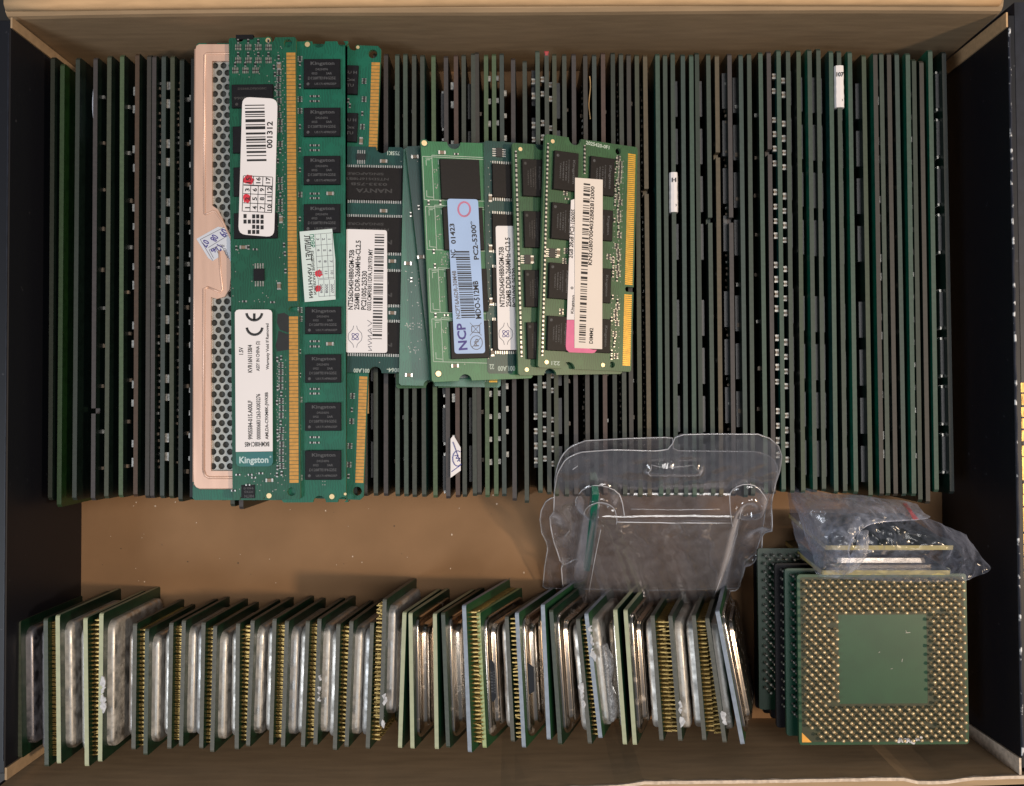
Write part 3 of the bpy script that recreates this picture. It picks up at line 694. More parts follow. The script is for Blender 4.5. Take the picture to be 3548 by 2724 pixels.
# ---- low green stick with bare gold contacts (under the Kingston pair)
p0 = P(1321, 160, 33.2); p1 = P(1259, 1733, 33.2); ey = p0 - p1; ex = Vector((ey.y, -ey.x, 0)).normalized() * 30
bd = Bd('memory_stick', 'lying green memory stick with bare gold contacts, half under the teal stick with eight chips', (p0 + p1) / 2 - ex / 2, ex, ey, GP)
HH = ey.length
bd.plate(outline(30, HH, [('T', 6.9, 1.6), ('B', 6, 1.5), ('R', 24, 1.2)], 1.0), [circ(*bd.px(1292, 187), 1.35, 12), circ(*bd.px(1238, 1702), 1.35, 12)], 'pcbB')
contacts(bd, 1302, 216, 1292, 525, 29, 26); contacts(bd, 1259, 1304, 1245, 1674, 28, 32)
chips(bd, [(1150, 225, 1240, 325), (1148, 390, 1238, 490)], lines=[('M5U H', .15, .25, .6, .1), ('9Cxx', .15, 0, .5, .1), ('KTU', .15, -.2, .4, .1)])
smd(bd, [(1262, 282, 'n'), (1262, 345, 'n'), (1256, 395, 'r'), (1256, 440, 'n'), (1252, 490, 'c'), (1208, 350, 'r'), (1213, 368, 'r')])
smd(bd, [(1222, 1372, 'n'), (1220, 1420, 'r'), (1219, 1460, 'n'), (1213, 1545, 'n'), (1210, 1610, 'n'), (1208, 1650, 'r')])
pads(bd, [(1240, 164)], .5)

# ---- teal stick with eight chips
p0 = P(1196, 150, 36.8); p1 = P(1199, 1733, 36.8); ey = p0 - p1; ex = Vector((ey.y, -ey.x, 0)).normalized() * 18.6
bd = Bd('memory_stick', 'teal memory stick', (p0 + p1) / 2 - ex / 2, ex, ey, GP)
bd.root['label'] = 'teal memory stick showing eight black chips and a mint warranty sticker with red dots'
HH = ey.length + 1.2
bd.plate(outline(18.6, HH, [('T', 1.5, 1.9), ('T', 8.6, 1.6), ('B', 1.6, 1.9), ('B', 8.4, 1.5)], .5), [], 'pcbB')
ys = [(204, 305), (373, 472), (540, 639), (707, 806), (1063, 1157), (1228, 1326), (1395, 1493), (1561, 1663)]
lines = [('Kingston', .02, .33, .66, .15), ('D9254096', 0, .14, .34, .08), ('0925', -.2, 0, .16, .08), ('SAR', .2, 0, .16, .08), ('D1288TE1F6G25E', 0, -.16, .76, .1), ('US1714PR035P', .1, -.36, .6, .08)]
chips(bd, [(1052 if i < 4 else 1057, a, 1178 if i < 4 else 1181, c) for i, (a, c) in enumerate(ys)], lines=lines)
it = []
for v in (335, 352, 505, 522, 672, 688, 1183, 1201, 1348, 1364, 1515, 1534):
    it += [(1082, v, 'r', 1.57), (1100, v, 'r', 1.57)]
it += [(1145, 672, 'c', 1.57), (1144, 1192, 'c', 1.57), (1118, 1668, 'd'), (1126, 1668, 'd'), (1118, 1680, 'd'), (1126, 1680, 'd')]
for v in (205, 222, 270, 300, 345, 385, 440, 520, 590, 675, 760, 1075, 1105, 1218, 1300, 1385, 1480, 1570, 1655): it.append((1040, v, 'n' if v % 2 else 'r'))
smd(bd, it); pads(bd, [(1065, 154), (1150, 1721)], .75); pads(bd, [(1199 - 3, 1712)], .4)
st = sticker(bd, [(1038, 803), (1151, 793), (1162, 900), (1163, 1038), (1056, 1047)], 1.2, 'papermint', label='pale mint warranty sticker')
p = Print(bd, 1.2)
p.t('ЛИШАЕТ', (1057, 815, 1078, 905), -90, 0, 5); p.t('ГАРАНТИИ', (1068, 915, 1082, 1033), -90, 0, 3)
p.t('ПОВР', (1074, 812, 1090, 858), -90, 2, 6); p.t('ЕЖДЕНИЕ НАКЛЕЙКИ', (1081, 858, 1094, 1032), -90, 0, 4)
gx = [(1091, 1111, 1131, 1151), (1104, 1123, 1142, 1160)]
for j in range(5):
    v = 809 + j * 38.5; f = j / 5
    xs = [gx[0][i] + (gx[1][i] - gx[0][i]) * f for i in range(4)]
    p.seg((xs[0], v + 3), (xs[3], v - 2), .12, 1)
for i in range(4): p.seg((gx[0][i], 811), (gx[1][i] - 3, 966), .12, 1); p.seg((gx[1][i] - 1, 970), (gx[1][i] + 1, 1028), .12, 1)
p.seg((1102, 970), (1159, 966), .12, 1); p.seg((1104, 1028), (1161, 1024), .12, 1)
for j, rw in enumerate((('3', '2', '1'), ('6', '5', '4'), ('9', '8', '7'), ('12', '11', '10'))):
    for i, tx in enumerate(rw): x = 1101 + 20 * i + j * 3; v = 829 + j * 38.5; p.t(tx, (x - 5, v - 5 - 4 * (len(tx) - 1), x + 5, v + 5 + 4 * (len(tx) - 1)), -90, 1)
for i, tx in enumerate(('2009', '2008', '2007')): p.t(tx, (1108 + 19 * i, 982, 1118 + 19 * i, 1018), -90, 1)
p.blob(1105, 948, 1.1, 3, 3); p.blob(1102, 1001, 1.0, 3, 5)
p.build(st, ['ink', 'inkg', 'inkgreen', 'inkred'])

# ---- white-labelled low-profile stick (topmost at the left)
p0 = P(793, 132, 38.4); p1 = P(806, 1733, 38.4); ey = p0 - p1; ex = Vector((ey.y, -ey.x, 0)).normalized() * 19.6
bd = Bd('memory_stick', 'long green memory stick with two white labels and full gold contacts overlapping the copper stick', (p0 + p1) / 2 + ex / 2, ex, ey, GP)
HH = ey.length
bd.plate(outline(19.6, HH, [('T', -6.6, 1.2), ('T', 2.2, 1.5), ('B', -6.6, 1.2), ('B', -.2, .8), ('R', bd.px(1020, 1072)[1], .8)], .4), [circ(*bd.px(997, 150), 1.25, 12), circ(*bd.px(1010, 1704), 1.25, 12)], 'pcbA')
contacts(bd, 1008, 182, 1014, 1044, 31, 67); contacts(bd, 1017, 1096, 1019, 1674, 31, 45)
chips(bd, [(803, 292, 945, 372)], lines=[('D2568LDPJGGBC', 0, .3, .7, .12), ('9905', -.3, -.1, .3, .12)], txtm='chiptextf')
chips(bd, [(806, 438, 850, 530), (809, 580, 850, 680), (810, 738, 960, 826)], th=.9)
m = MB(); m.prism([bd.px(*q) for q in ((962, 1088), (985, 1084), (1000, 1094), (1001, 1150), (996, 1152), (970, 1143), (960, 1120))], .005, .03); m.build('black_ground_area', ['dark'], bd.root)
m = MB(); m.prism([bd.px(*q) for q in ((965, 1146), (990, 1156), (1001, 1158), (1001, 1212), (960, 1218), (955, 1196), (962, 1170))], .005, .03); m.build('black_ground_area', ['dark'], bd.root)
it = []
rr = random.Random(11)
for v0, n, u0 in ((165, 4, 820), (210, 4, 820), (245, 3, 810)):
    for i in range(n):
        it.append((u0 + 6 + i * 35, v0, 'h'))
        it.append((u0 + 6 + i * 35, v0 - 20, 'r'))
for v in range(200, 800, 25):
    if rr.random() > .18: it.append((966 + (6 if v > 400 else 0) + rr.uniform(-2, 2), v, rr.choice('nnnr')))
    it.append((952 + rr.uniform(-3, 5) + (8 if v > 400 else 0), v + 9, rr.choice('dr'))); it.append((986 + rr.uniform(-3, 3), v + 4, 'd')); it.append((980, v + 14, 'd'))
for v in range(1240, 1660, 25):
    it.append((975 + rr.uniform(-2, 2), v, rr.choice('nnnnr'))); it.append((961 + rr.uniform(-3, 3), v + 5, rr.choice('dr'))); it.append((990, v + 8, 'd')); it.append((962, v + 14, 'd'))
it += [(968, 232, 'c'), (975, 762, 'c'), (968, 992, 'c'), (935, 1664, 'c', 1.57), (820, 860, 'r'), (845, 858, 'c', 1.57), (862, 858, 'r'), (885, 865, 'r', 1.57), (985, 850, 'r'), (988, 880, 'r'), (985, 915, 'd'), (990, 940, 'r')]
for u, v in ((830, 1045), (848, 1045), (900, 1046), (916, 1046), (945, 1048), (826, 1645), (850, 1650), (868, 1645), (880, 1655), (905, 1640), (860, 1680), (830, 1695), (810, 1700)): it.append((u, v, rr.choice('rrd'), 1.57))
for k in range(60): it.append((rr.uniform(805, 990), rr.choice((rr.uniform(150, 290), rr.uniform(840, 1060), rr.uniform(1640, 1715))), 'd'))
smd(bd, it)
m = MB(); x, y = bd.px(899, 953); m.box((x, y, .4), (3.0, 3.4, .8)); 
for j in range(4):
    for s in (-1, 1): m.box((x - 1.1 + j * .73, y + s * 2.6, .2), (.34, 1.5, .22), 1)
m.build('sensor_chip', ['chip', 'bead'], bd.root)
m = MB()
for u0, v0, u1, v1 in ((818, 118, 878, 134), (837, 1684, 884, 1730)):
    x, y, w_, h_ = bd.rc(u0, v0, u1, v1); m.box((x, y - (0.3 if v0 < 500 else -.3), -.5), (w_, h_, 1.5), 0)
m.build('end_block', ['chip'], bd.root)
m = MB()
for tx, u0, v0, u1, v1 in (('940-0', 845, 1688, 880, 1696), ('MTK5', 847, 1700, 878, 1708), ('NRTN', 848, 1714, 880, 1724)):
    x, y, w_, h_ = bd.rc(u0, v0, u1, v1); m.text(tx, (x, y), w_, h_, math.pi, 0, .3)
m.build('lettering', ['chiptext'], bd.root)
pads(bd, [(929, 140), (932, 1718)], .75)
tl = [(840, 336), (962, 343), (950, 822), (826, 812)]
st = sticker(bd, None, 1.2, 'paper', rnd=roundpx(bd, tl, 2.2, 1.2), label='white sticker with barcode 001312 and red marks')
p = Print(bd, 1.2)
TI = -1.2
p.bars((852, 363, 920, 566), 17, 4, 0, tilt=1.6)
p.t('001312', (924, 421, 945, 514), 90, 0, TI)
ga = [(845, 609), (871, 610), (893, 612), (919, 614), (945, 615)]
for u, v in ((843, 609), (878, 611), (911, 613), (945, 615)): p.seg((u, v), (u - 1, v + 32), .2)
for u, v in ((842, 641), (869, 642), (895, 643), (920, 644), (944, 645)): p.seg((u, v), (u - 3, v + 92), .2)
for v in (609, 641, 671, 703, 732): p.seg((845 - (v - 609) * .025, v), (944 - (v - 609) * .02, v + 5), .34 if v == 641 else .2)
for rw, v in ((('15', '16', '17'), 625), (('3', '6', '9', '12'), 658), (('2', '5', '8', '11'), 689), (('1', '4', '7', '10'), 720)):
    for i, tx in enumerate(rw):
        u = (861 + 34 * i) if v == 625 else (857 + 25.5 * i); q = 11 if len(tx) == 2 else 6
        p.t(tx, (u - 8, v - q, u + 8, v + q), 90, 0, TI)
p.blob(861, 623, 1.5, 1, 2); p.blob(855, 687, 1.35, 1, 8)
for c_, rws in ((849, (749, 768)), (864, (768, 804)), (879, (750, 768, 786, 804)), (893, (750, 768, 787, 804)), (908, (751, 769, 788))):
    for v in rws: p.rect((c_ - 5.5, v - 7, c_ + 5.5, v + 7))
p.build(st, ['ink', 'inkred'])
tl = [(814, 1073), (943, 1073), (945, 1562), (817, 1562)]
st = sticker(bd, [(814, 1083), (820, 1075), (828, 1073), (930, 1073), (939, 1076), (943, 1084), (945, 1564), (817, 1566)], 1.2, 'paper', label='white product sticker with CE mark')
p = Print(bd, 1.2)
for tx, r in (('1.5V', (828, 1203, 843, 1229)), ('KVR16N11S8/4', (858, 1195, 874, 1291)), ('ASSY IN CHINA (2)', (887, 1182, 903, 1286)), ('Warranty Void If Removed', (921, 1121, 935, 1281)),
              ('9905584-015.A00LF', (859, 1388, 875, 1523)), ('0000006831263-K003276', (888, 1365, 903, 1523)), ('AMLDA-C9XM8K-JWK8B', (918, 1359, 933, 1523))): p.t(tx, r, 90)
p.t('BKMH08C1485', (848, 1531, 933, 1548), 180)
p.poly(arcpx(881, 1083, 27, 5, 175), .75); p.seg((881, 1086), (881, 1108), .75); p.poly(arcpx(882, 1133, 27, 5, 175), .75)
p.build(st, ['ink'])
s2 = sticker(bd, [(817, 1567), (945, 1565), (946, 1602), (941, 1612), (930, 1616), (832, 1617), (822, 1613), (818, 1605)], 1.2, 'bluegreen', label='blue-green logo band of the sticker')
p = Print(bd, 1.2); p.t('Kingston', (829, 1582, 930, 1612), 0); p.t('o', (934, 1580, 940, 1586), 0); p.build(s2, ['whitetext'])

# ---- first wide laptop stick with leaded chips (leftmost laptop stick)
def tsops(bd, rows, u0, u1, mt='chipb', txt=True, slant=0.0):
    for (v0, v1) in rows:
        cx, cy, w_, h_ = bd.rc(u0, v0, u1, v1, 1.0)
        m = MB(); m.box((0, 0, .55), (w_, h_, 1.0), 0, 0, .12); n = int(w_ / .66)
        for j in range(n):
            for s in (-1, 1): m.box((-w_ / 2 + .33 + j * w_ / n, s * (h_ / 2 + .42), .22), (.33, .9, .3), 1)
        o = m.build('memory_chip', [mt, 'solder'], bd.root); o.location = Vector((cx, cy, 0)) * MM
        if txt:
            t = MB()
            for s_, fx, fy, fl, fh in (('NANYA', .12, -.22, .5, .13), ('0333-75B', .05, -.02, .5, .09), ('NT5DS16M8BT', .02, .14, .6, .08), ('SINGAPORE', 0, .3, .5, .08)):
                t.text(s_, (fx * w_, fy * h_), fl * w_, fh * h_, math.pi, 0, 1.07)
            t.build('lettering', ['chiptextf'], o)
def emblem(p, u, v, s_=1.0, m=2, m2=1):
    p.poly([(u - 5 * s_, v - 38 * s_), (u - 8 * s_, v - 26 * s_), (u - 22 * s_, v - 12 * s_), (u - 24 * s_, v), (u - 22 * s_, v + 12 * s_), (u - 8 * s_, v + 26 * s_), (u - 5 * s_, v + 38 * s_)], .16, m2)
    p.poly([(u + 5 * s_, v - 38 * s_), (u + 8 * s_, v - 26 * s_), (u + 22 * s_, v - 12 * s_), (u + 24 * s_, v), (u + 22 * s_, v + 12 * s_), (u + 8 * s_, v + 26 * s_), (u + 5 * s_, v + 38 * s_)], .16, m2)
    for a in (45, 135):
        c, q = math.cos(math.radians(a)), math.sin(math.radians(a))
        p.poly([(u + 15 * s_ * math.cos(t * .52) * c - 6 * s_ * math.sin(t * .52) * q, v + 15 * s_ * math.cos(t * .52) * q + 6 * s_ * math.sin(t * .52) * c) for t in range(13)], .2, m)
def nanya(bd, x, v0, seed):
    p = Print(bd, 1.25)
    k = 340 / 1190.
    for tx, r in (('NT256D64SH8B0GM-75B', (655, 335, 720, 1062)), ('256MB DDR-266MHz-CL2.5', (733, 222, 798, 1064)), ('PC2100S-25330', (812, 592, 878, 1064)), ('0333.CMF03811DFA.1291970.MY', (888, 326, 943, 1074))):
        p.t(tx, (x + (r[0] - 630) * k, v0 + (r[1] - 82) * k, x + (r[2] - 630) * k, v0 + (r[3] - 82) * k), 90)
    p.bars((x + (960 - 630) * k, v0 + (150 - 82) * k, x + (1076 - 630) * k, v0 + (1445 - 82) * k), 42, seed)
    emblem(p, x + (737 - 630) * k, v0 + (1390 - 82) * k)
    xs = x + (885 - 630) * k; w_ = 55 * k
    yy = v0 + (1190 - 82) * k; seq = [(0, 0), (1, .10), (.1, .2), None, (1, .26), (.1, .33), (1, .45), (.6, .28), None, (1, .5), (0.1, .5), (1, .62), (.1, .62), None, (.1, .66), (1, .74), (.1, .8), None, (1, .85), (.2, .85), (1, .98), (.2, .98)]
    last = None
    for q in seq:
        if q is None: last = None; continue
        pt = (xs + q[0] * w_, yy + q[1] * 375 * k)
        if last: p.seg(last, pt, .18, 1)
        last = pt
    return p
p0 = P(1399, 511, 35.0); p1 = P(1381, 1294, 35.0); ey = p0 - p1; ex = Vector((ey.y, -ey.x, 0)).normalized() * 30
bd = Bd('memory_stick', 'short dark-chipped laptop memory stick, its white label fully visible beside the teal stick', (p0 + p1) / 2 - ex / 2, ex, ey, GP)
bd.plate(outline(30, ey.length, [('T', bd.px(1325, 515)[0], 1.9), ('B', bd.px(1300, 1290)[0], 1.9)], .6), [], 'pcbD')
tsops(bd, [(580, 692), (752, 872), (940, 1052), (1116, 1224)], 1140, 1392)
smd(bd, [(1252, 545, 's'), (1330, 560, 'c', 1.57), (1330, 732, 'c', 1.57), (1360, 906, 'c', 1.57), (1360, 1085, 'c', 1.57), (1390, 560, 'd'), (1315, 1256, 'd')])
for tx, u0, v0, u1, v1, r in (('755K1', 1342, 524, 1385, 538, 180), ('001.A00', 1225, 1277, 1280, 1292, 180), ('3064-', 1340, 1275, 1385, 1290, 180)):
    x, y, w_, h_ = bd.rc(u0, v0, u1, v1); m = MB(); m.text(tx, (x, y), w_, h_, math.radians(r), 0, .02); m.build('lettering', ['silk'], bd.root)
st = sticker(bd, None, 1.25, 'paper', rnd=roundpx(bd, [(1197, 794), (1341, 798), (1342, 1223), (1198, 1222)], .8, 1.25), label='white sticker with barcode')
nanya(bd, 1200, 793, 21).build(st, ['ink', 'inkg', 'inkv'])

# ---- two bare green laptop sticks, back sides up
O, ex, ey, HH = from_left((1399, 512, 37.2), (1382, 1335, 37.2), 30, -5)
bd = Bd('memory_stick', 'bare-backed green laptop memory stick, the lower of two beneath the blue-labelled one', O, ex, ey, GP)
bd.plate(outline(30, HH, [('B', bd.px(1487, 1330)[0], 1.7)], .6), [], 'pcbB')
it = [(1413, 914, 'c', 1.57), (1423, 744, 'r'), (1425, 970, 'r'), (1416, 1300, 'c', 1.57)]
rr = random.Random(5)
for k in range(60): it.append((1404 + rr.random() * 58, rr.choice((rr.uniform(930, 1010), rr.uniform(1010, 1250), rr.uniform(1120, 1140), rr.uniform(1200, 1220))), 'd'))
smd(bd, it)
O, ex, ey, HH = from_left((1405, 508, 39.6), (1496, 1321, 39.6), 30, -6)
bd = Bd('memory_stick', 'dark green laptop memory stick turned askew, wedged under the blue-labelled one', O, ex, ey, GP)
bd.plate(outline(30, HH, [], .6), [], 'pcbD', 'edgeg')
smd(bd, [(1437, 545, 'c', 1.57), (1450, 720, 'r'), (1458, 892, 'c', 1.57), (1446, 560, 'd')])
# ---- laptop stick peeping out below
p0 = P(1725, 1300, 33); p1 = P(1725, 1341, 33)
bd = Bd('memory_stick', 'olive laptop memory stick showing only a gold-fingered corner under the blue-labelled one', P(1610, 935, 33.0) + Vector((0, 0, 0)), Vector((1, 0.012, 0)), Vector((-0.012, 1, 0)), GP)
c = bd.px(1725, 1340); a = bd.px(1500, 1338)
W2 = 30.0; H2 = 67.6
bd.root.matrix_world = frame(bd.O + bd.ex * (c[0] - W2 / 2) + bd.ey * (c[1] + H2 / 2), bd.ex, bd.ey); bd.O = bd.O + bd.ex * (c[0] - W2 / 2) + bd.ey * (c[1] + H2 / 2)
bd.plate(outline(W2, H2, [('B', bd.px(1497, 1340)[0], 1.9)], .5), [circ(*bd.px(1659, 1321), .9, 10)], 'pcbF')
contacts(bd, 1709, 1296, 1709, 1326, 28, 4, 'goldb'); pads(bd, [(1556, 1319)], .6)
smd(bd, [(1602, 1306, 'd'), (1621, 1309, 'd'), (1682, 1321, 'd'), (1690, 1321, 'd')])

# ---- blue-labelled laptop stick
O, ex, ey, HH = from_left((1457, 489, 44.5), (1498, 1324, 44.0), 30, -8.5)
bd = Bd('memory_stick', 'bright green laptop memory stick with a pale blue foil label and white printed frames', O, ex, ey, GP)
bd.plate(outline(30, HH, [('T', bd.px(1572, 490)[0], 2.0), ('B', bd.px(1612, 1305)[0], 1.9)], .5), [], 'pcbE')
CHN = [(1528, 552, 1664, 690), (1538, 718, 1676, 866), (1552, 931, 1690, 1080), (1562, 1112, 1695, 1242)]
chips(bd, CHN, 'chipb', 1.3)
m = MB()
def sl(a, c, wd=.16): m.line(bd.px(*a), bd.px(*c), wd, .01, .03)
for (v0, v1, s) in ((542, 692, 0), (715, 865, 10), (932, 1082, 22), (1105, 1253, 32)):
    x0 = 1464 + s; x1 = 1496 + s
    sl((x0, v0), (x0 + 6, v1)); sl((x1, v0 - 3), (x1 + 7, v1)); sl((x0, v0), (1690, v0 + 12)); sl((x0 + 6, v1), (1700, v1 + 6)); sl((x1, v0 - 4), (1690, v0 + 5))
    sl((x0 + 10, v0 + 6), (x0 + 32, v0 + 7)); sl((x0 + 12, v0 + 12), (x0 + 13, v0 + 32)); sl((x0 + 12, v0 + 12), (x0 + 26, v0 + 12)); sl((x0 + 14, v1 - 32), (x0 + 15, v1 - 10)); sl((x0 + 15, v1 - 10), (x0 + 40, v1 - 8))
    sl((x1 + 22, v0 + 12), (x1 + 23, v0 + 28))
m.build('silkscreen_lines', ['silk'], bd.root)
it = [(1530, 530, 'c', 1.57), (1580, 535, 'r', 1.57), (1484, 703, 'r'), (1525, 703, 'r'), (1502, 872, 'r'), (1506, 922, 'r'), (1508, 1093, 'r'), (1545, 1093, 'r', 1.57), (1575, 1268, 'c', 1.57), (1610, 1262, 'd')]
rr = random.Random(9)
for v0, s in ((590, 0), (645, 0), (755, 8), (820, 8), (970, 18), (1035, 18), (1145, 28), (1210, 28)):
    for k in range(6): it.append((1512 + s + rr.uniform(-9, 9), v0 + rr.uniform(-9, 9), 'd'))
for k in range(26): it.append((1540 + rr.uniform(-12, 22), 898 + rr.uniform(-24, 20), 'd'))
smd(bd, it); pads(bd, [(1470, 496), (1519, 1295)], .8)
tl = [(1549, 689), (1656, 691), (1681, 1224), (1575, 1226)]
st = sticker(bd, None, 1.4, 'paperblue', rnd=roundpx(bd, tl, .9, 1.4), label='pale blue foil sticker')
p = Print(bd, 1.4); q_ = 200 / 600.
def bl(r): return (1520 + r[0] * q_, 680 + r[1] * q_, 1520 + r[2] * q_, 680 + r[3] * q_)
TT = 2.6
p.t('01423', bl((120, 280, 172, 500)), 90, 0, TT); p.t('NC', bl((125, 555, 178, 640)), 90, 0, TT); p.t('PC2-5300*', bl((345, 258, 402, 660)), 90, 0, TT)
p.t('NCPT6A6DR-30M48', bl((158, 775, 205, 1275)), 90, 1, TT); p.t('MDO-512MB', bl((368, 880, 428, 1275)), 90, 0, TT); p.t('NCP', bl((195, 1320, 290, 1600)), 90, 2, TT)
p.bars(bl((205, 570, 350, 1275)), 38, 33, 0, tilt=2.6)
p.poly([(1520 + 265 * q_ + 21 * math.cos(i * .45), 680 + 135 * q_ + 25 * math.sin(i * .45)) for i in range(14)], .55, 3, True)
cu_, cv = 1520 + 392 * q_, 680 + 1522 * q_
p.poly([(cu_ + 21 * math.cos(i * .45), cv + 24 * math.sin(i * .45)) for i in range(14)], .22, 1, True); p.seg((cu_ - 15, cv + 17), (cu_ + 15, cv - 17), .2, 1); p.t('Pb', (cu_ - 8, cv - 15, cu_ + 8, cv + 15), 90, 1, TT)
cu_, cv = 1520 + 385 * q_, 680 + 1382 * q_
p.seg((cu_ - 20, cv - 22), (cu_ + 20, cv + 22), .16, 1); p.seg((cu_ - 20, cv + 22), (cu_ + 20, cv - 22), .16, 1); p.poly([(cu_ - 14, cv - 10), (cu_ + 14, cv - 13), (cu_ + 14, cv + 13), (cu_ - 14, cv + 10)], .24, 1, True)
p.build(st, ['ink', 'inkg', 'inkv', 'inkpink'])

# ---- second leaded-chip laptop stick
O, ex, ey, HH = from_left((1675, 487, 40.0), (1690, 1295, 39.5), 30, -9.0)
bd = Bd('memory_stick', 'blue-green laptop memory stick with leaded chips, its white label half covered by its right neighbour', O, ex, ey, GP)
bd.plate(outline(30, HH, [], .6), [], 'pcbD')
tsops(bd, [(572, 688), (745, 868), (930, 1050), (1112, 1216)], 1708, 1900, txt=False)
smd(bd, [(1728, 530, 'e'), (1697, 688, 'c'), (1698, 862, 'c'), (1700, 1046, 'c'), (1705, 1222, 'c')] + [(1692 + (v % 3) * 4, v, 'd') for v in range(560, 1250, 22)])
m = MB()
for tx, u0, v0, u1, v1 in (('001.A00', 1725, 1268, 1785, 1286), ('22', 1696, 1262, 1712, 1280)):
    x, y, w_, h_ = bd.rc(u0, v0, u1, v1); m.text(tx, (x, y), w_, h_, math.pi, 0, .02)
m.build('lettering', ['silk'], bd.root)
st = sticker(bd, None, 1.25, 'paper', rnd=roundpx(bd, [(1717, 783), (1860, 784), (1868, 1212), (1726, 1213)], .7, 1.25), label='white sticker with barcode, half covered')
nanya(bd, 1722, 783, 22).build(st, ['ink', 'inkg', 'inkv'])

# ---- two laptop sticks with marked chips on the right
kl = [('Kingston', 0, .30, .62, .13), ('D1288JPNDPLD9U', 0, .1, .6, .06), ('1120 PSD', 0, 0, .5, .06), ('9040801', 0, -.12, .5, .06), ('TAIWAN', 0, -.24, .4, .06)]
O, ex, ey, HH = from_left((1774, 495, 41.6), (1797, 1301, 41.2), 32.5, -10.0)
bd = Bd('memory_stick', 'green laptop memory stick with four small black chips, mostly covered by the rightmost one', O, ex, ey, GP)
bd.plate(outline(32.5, HH, [('T', bd.px(1873, 500)[0], 1.6), ('B', bd.px(1906, 1290)[0], 1.9)], .5), [], 'pcbF')
chips(bd, [(1811, 552, 1885, 680), (1817, 732, 1888, 858), (1820, 936, 1890, 1064), (1828, 1117, 1896, 1244)], 'chipb', 1.2, kl, -math.pi / 2, 'chiptextf')
smd(bd, [(1826, 900, 'e'), (1842, 900, 'c', 0)] + [(1786 + (v - 530) * .028, v, 'r') for v in range(532, 1240, 17)] + [(1850, 1012, 'd')])
pads(bd, [(1803, 517), (1825, 1281)], .6)
O, ex, ey, HH = from_left((1887.5, 464, 43.2), (1865, 1273, 42.6), 30, -10.8)
bd = Bd('memory_stick', 'rightmost lying laptop memory stick, bright gold contact edge and long off-white barcode label', O, ex, ey, GP)
bd.plate(outline(30, HH, [('T', bd.px(1992, 485)[0], 2.0), ('B', bd.px(1970, 1283)[0], 2.0), ('R', bd.px(2170, 1002)[1], .75)], .5), [circ(*bd.px(2142, 525), .95, 10), circ(*bd.px(2121, 1264), .95, 10)], 'pcbF')
contacts(bd, 2189, 533, 2178, 988, 26, 66, 'goldb'); contacts(bd, 2176, 1020, 2170, 1268, 26, 36, 'goldb')
chips(bd, [(1920, 526, 2004, 660), (2046, 545, 2130, 676), (1912, 704, 1990, 830), (2040, 725, 2124, 832), (1903, 912, 1980, 1036), (2036, 928, 2118, 1048), (1898, 1096, 1975, 1216), (2030, 1104, 2116, 1222)], 'chipb', 1.2, kl, -math.pi / 2)
it = [(1912, 878, 'e'), (1932, 876, 'c', 0), (1960, 870, 'n'), (1955, 905, 'n'), (1958, 668, 'n'), (1962, 690, 'r', 1.57), (1944, 1080, 'n'), (2108, 890, 'n'), (2122, 902, 'n')]
for v in range(505, 1235, 15): it.append((1897 - (v - 505) * .027, v, 'r'))
rr = random.Random(31)
for v in range(550, 1240, 19):
    if abs(v - 1000) > 18:
        it.append((2147 + rr.uniform(-5, 5) - (v - 550) * .026, v, rr.choice('nnrrd'))); it.append((2133 + rr.uniform(-2, 3) - (v - 550) * .026, v + 5, rr.choice('rd'))); it.append((2160 - (v - 550) * .026, v + 9, 'd'))
for v in range(512, 600, 14): it.append((2024, v, 'r'))
smd(bd, it); pads(bd, [(1915, 490), (1894, 1255), (2089, 1265)], .6)
m = MB(); x, y, w_, h_ = bd.rc(2030, 492, 2112, 514); m.text('2025420-0F1', (x, y), w_, h_ * .6, -.07, 0, .02)
x, y, w_, h_ = bd.rc(1910, 1252, 1940, 1266); m.text('221', (x, y), w_, h_, math.pi, 0, .02); m.build('lettering', ['silk'], bd.root)
s1 = sticker(bd, [(1978, 694), (1990, 690), (1990, 1108), (1964, 1108)], 1.3, 'paper', label='white sticker under the long label')
p = Print(bd, 1.3); p.t('2GB 2Rx8 PC3-10600S', (1974, 725, 1989, 895), 90, 0, -1.5); p.t('Kingston', (1979, 1010, 1992, 1100), 90, 0, -1.5); p.t('o', (1977, 993, 1987, 1003), 0); p.build(s1, ['ink'])
s2 = sticker(bd, [(1964, 1109), (1992, 1109), (1992, 1196), (2055, 1212), (2068, 1212), (2060, 1222), (2052, 1224), (1972, 1221), (1962, 1212), (1960, 1200)], 1.3, 'pink', label='pink lower end of the sticker')
s3 = sticker(bd, [(1992, 616), (2088, 623), (2086, 1210), (1990, 1206)], 1.5, 'paperw', label='long off-white barcode sticker')
p = Print(bd, 1.5)
p.bars((2014, 635, 2037, 1190), 56, 77, 0)
p.t('KN2GB07004032B82812000', (2042, 645, 2056, 919), 90, 0, -.3); p.t('DIMM2', (2042, 1136, 2055, 1191), 90, 0, -.3)
p.build(s3, ['ink'])
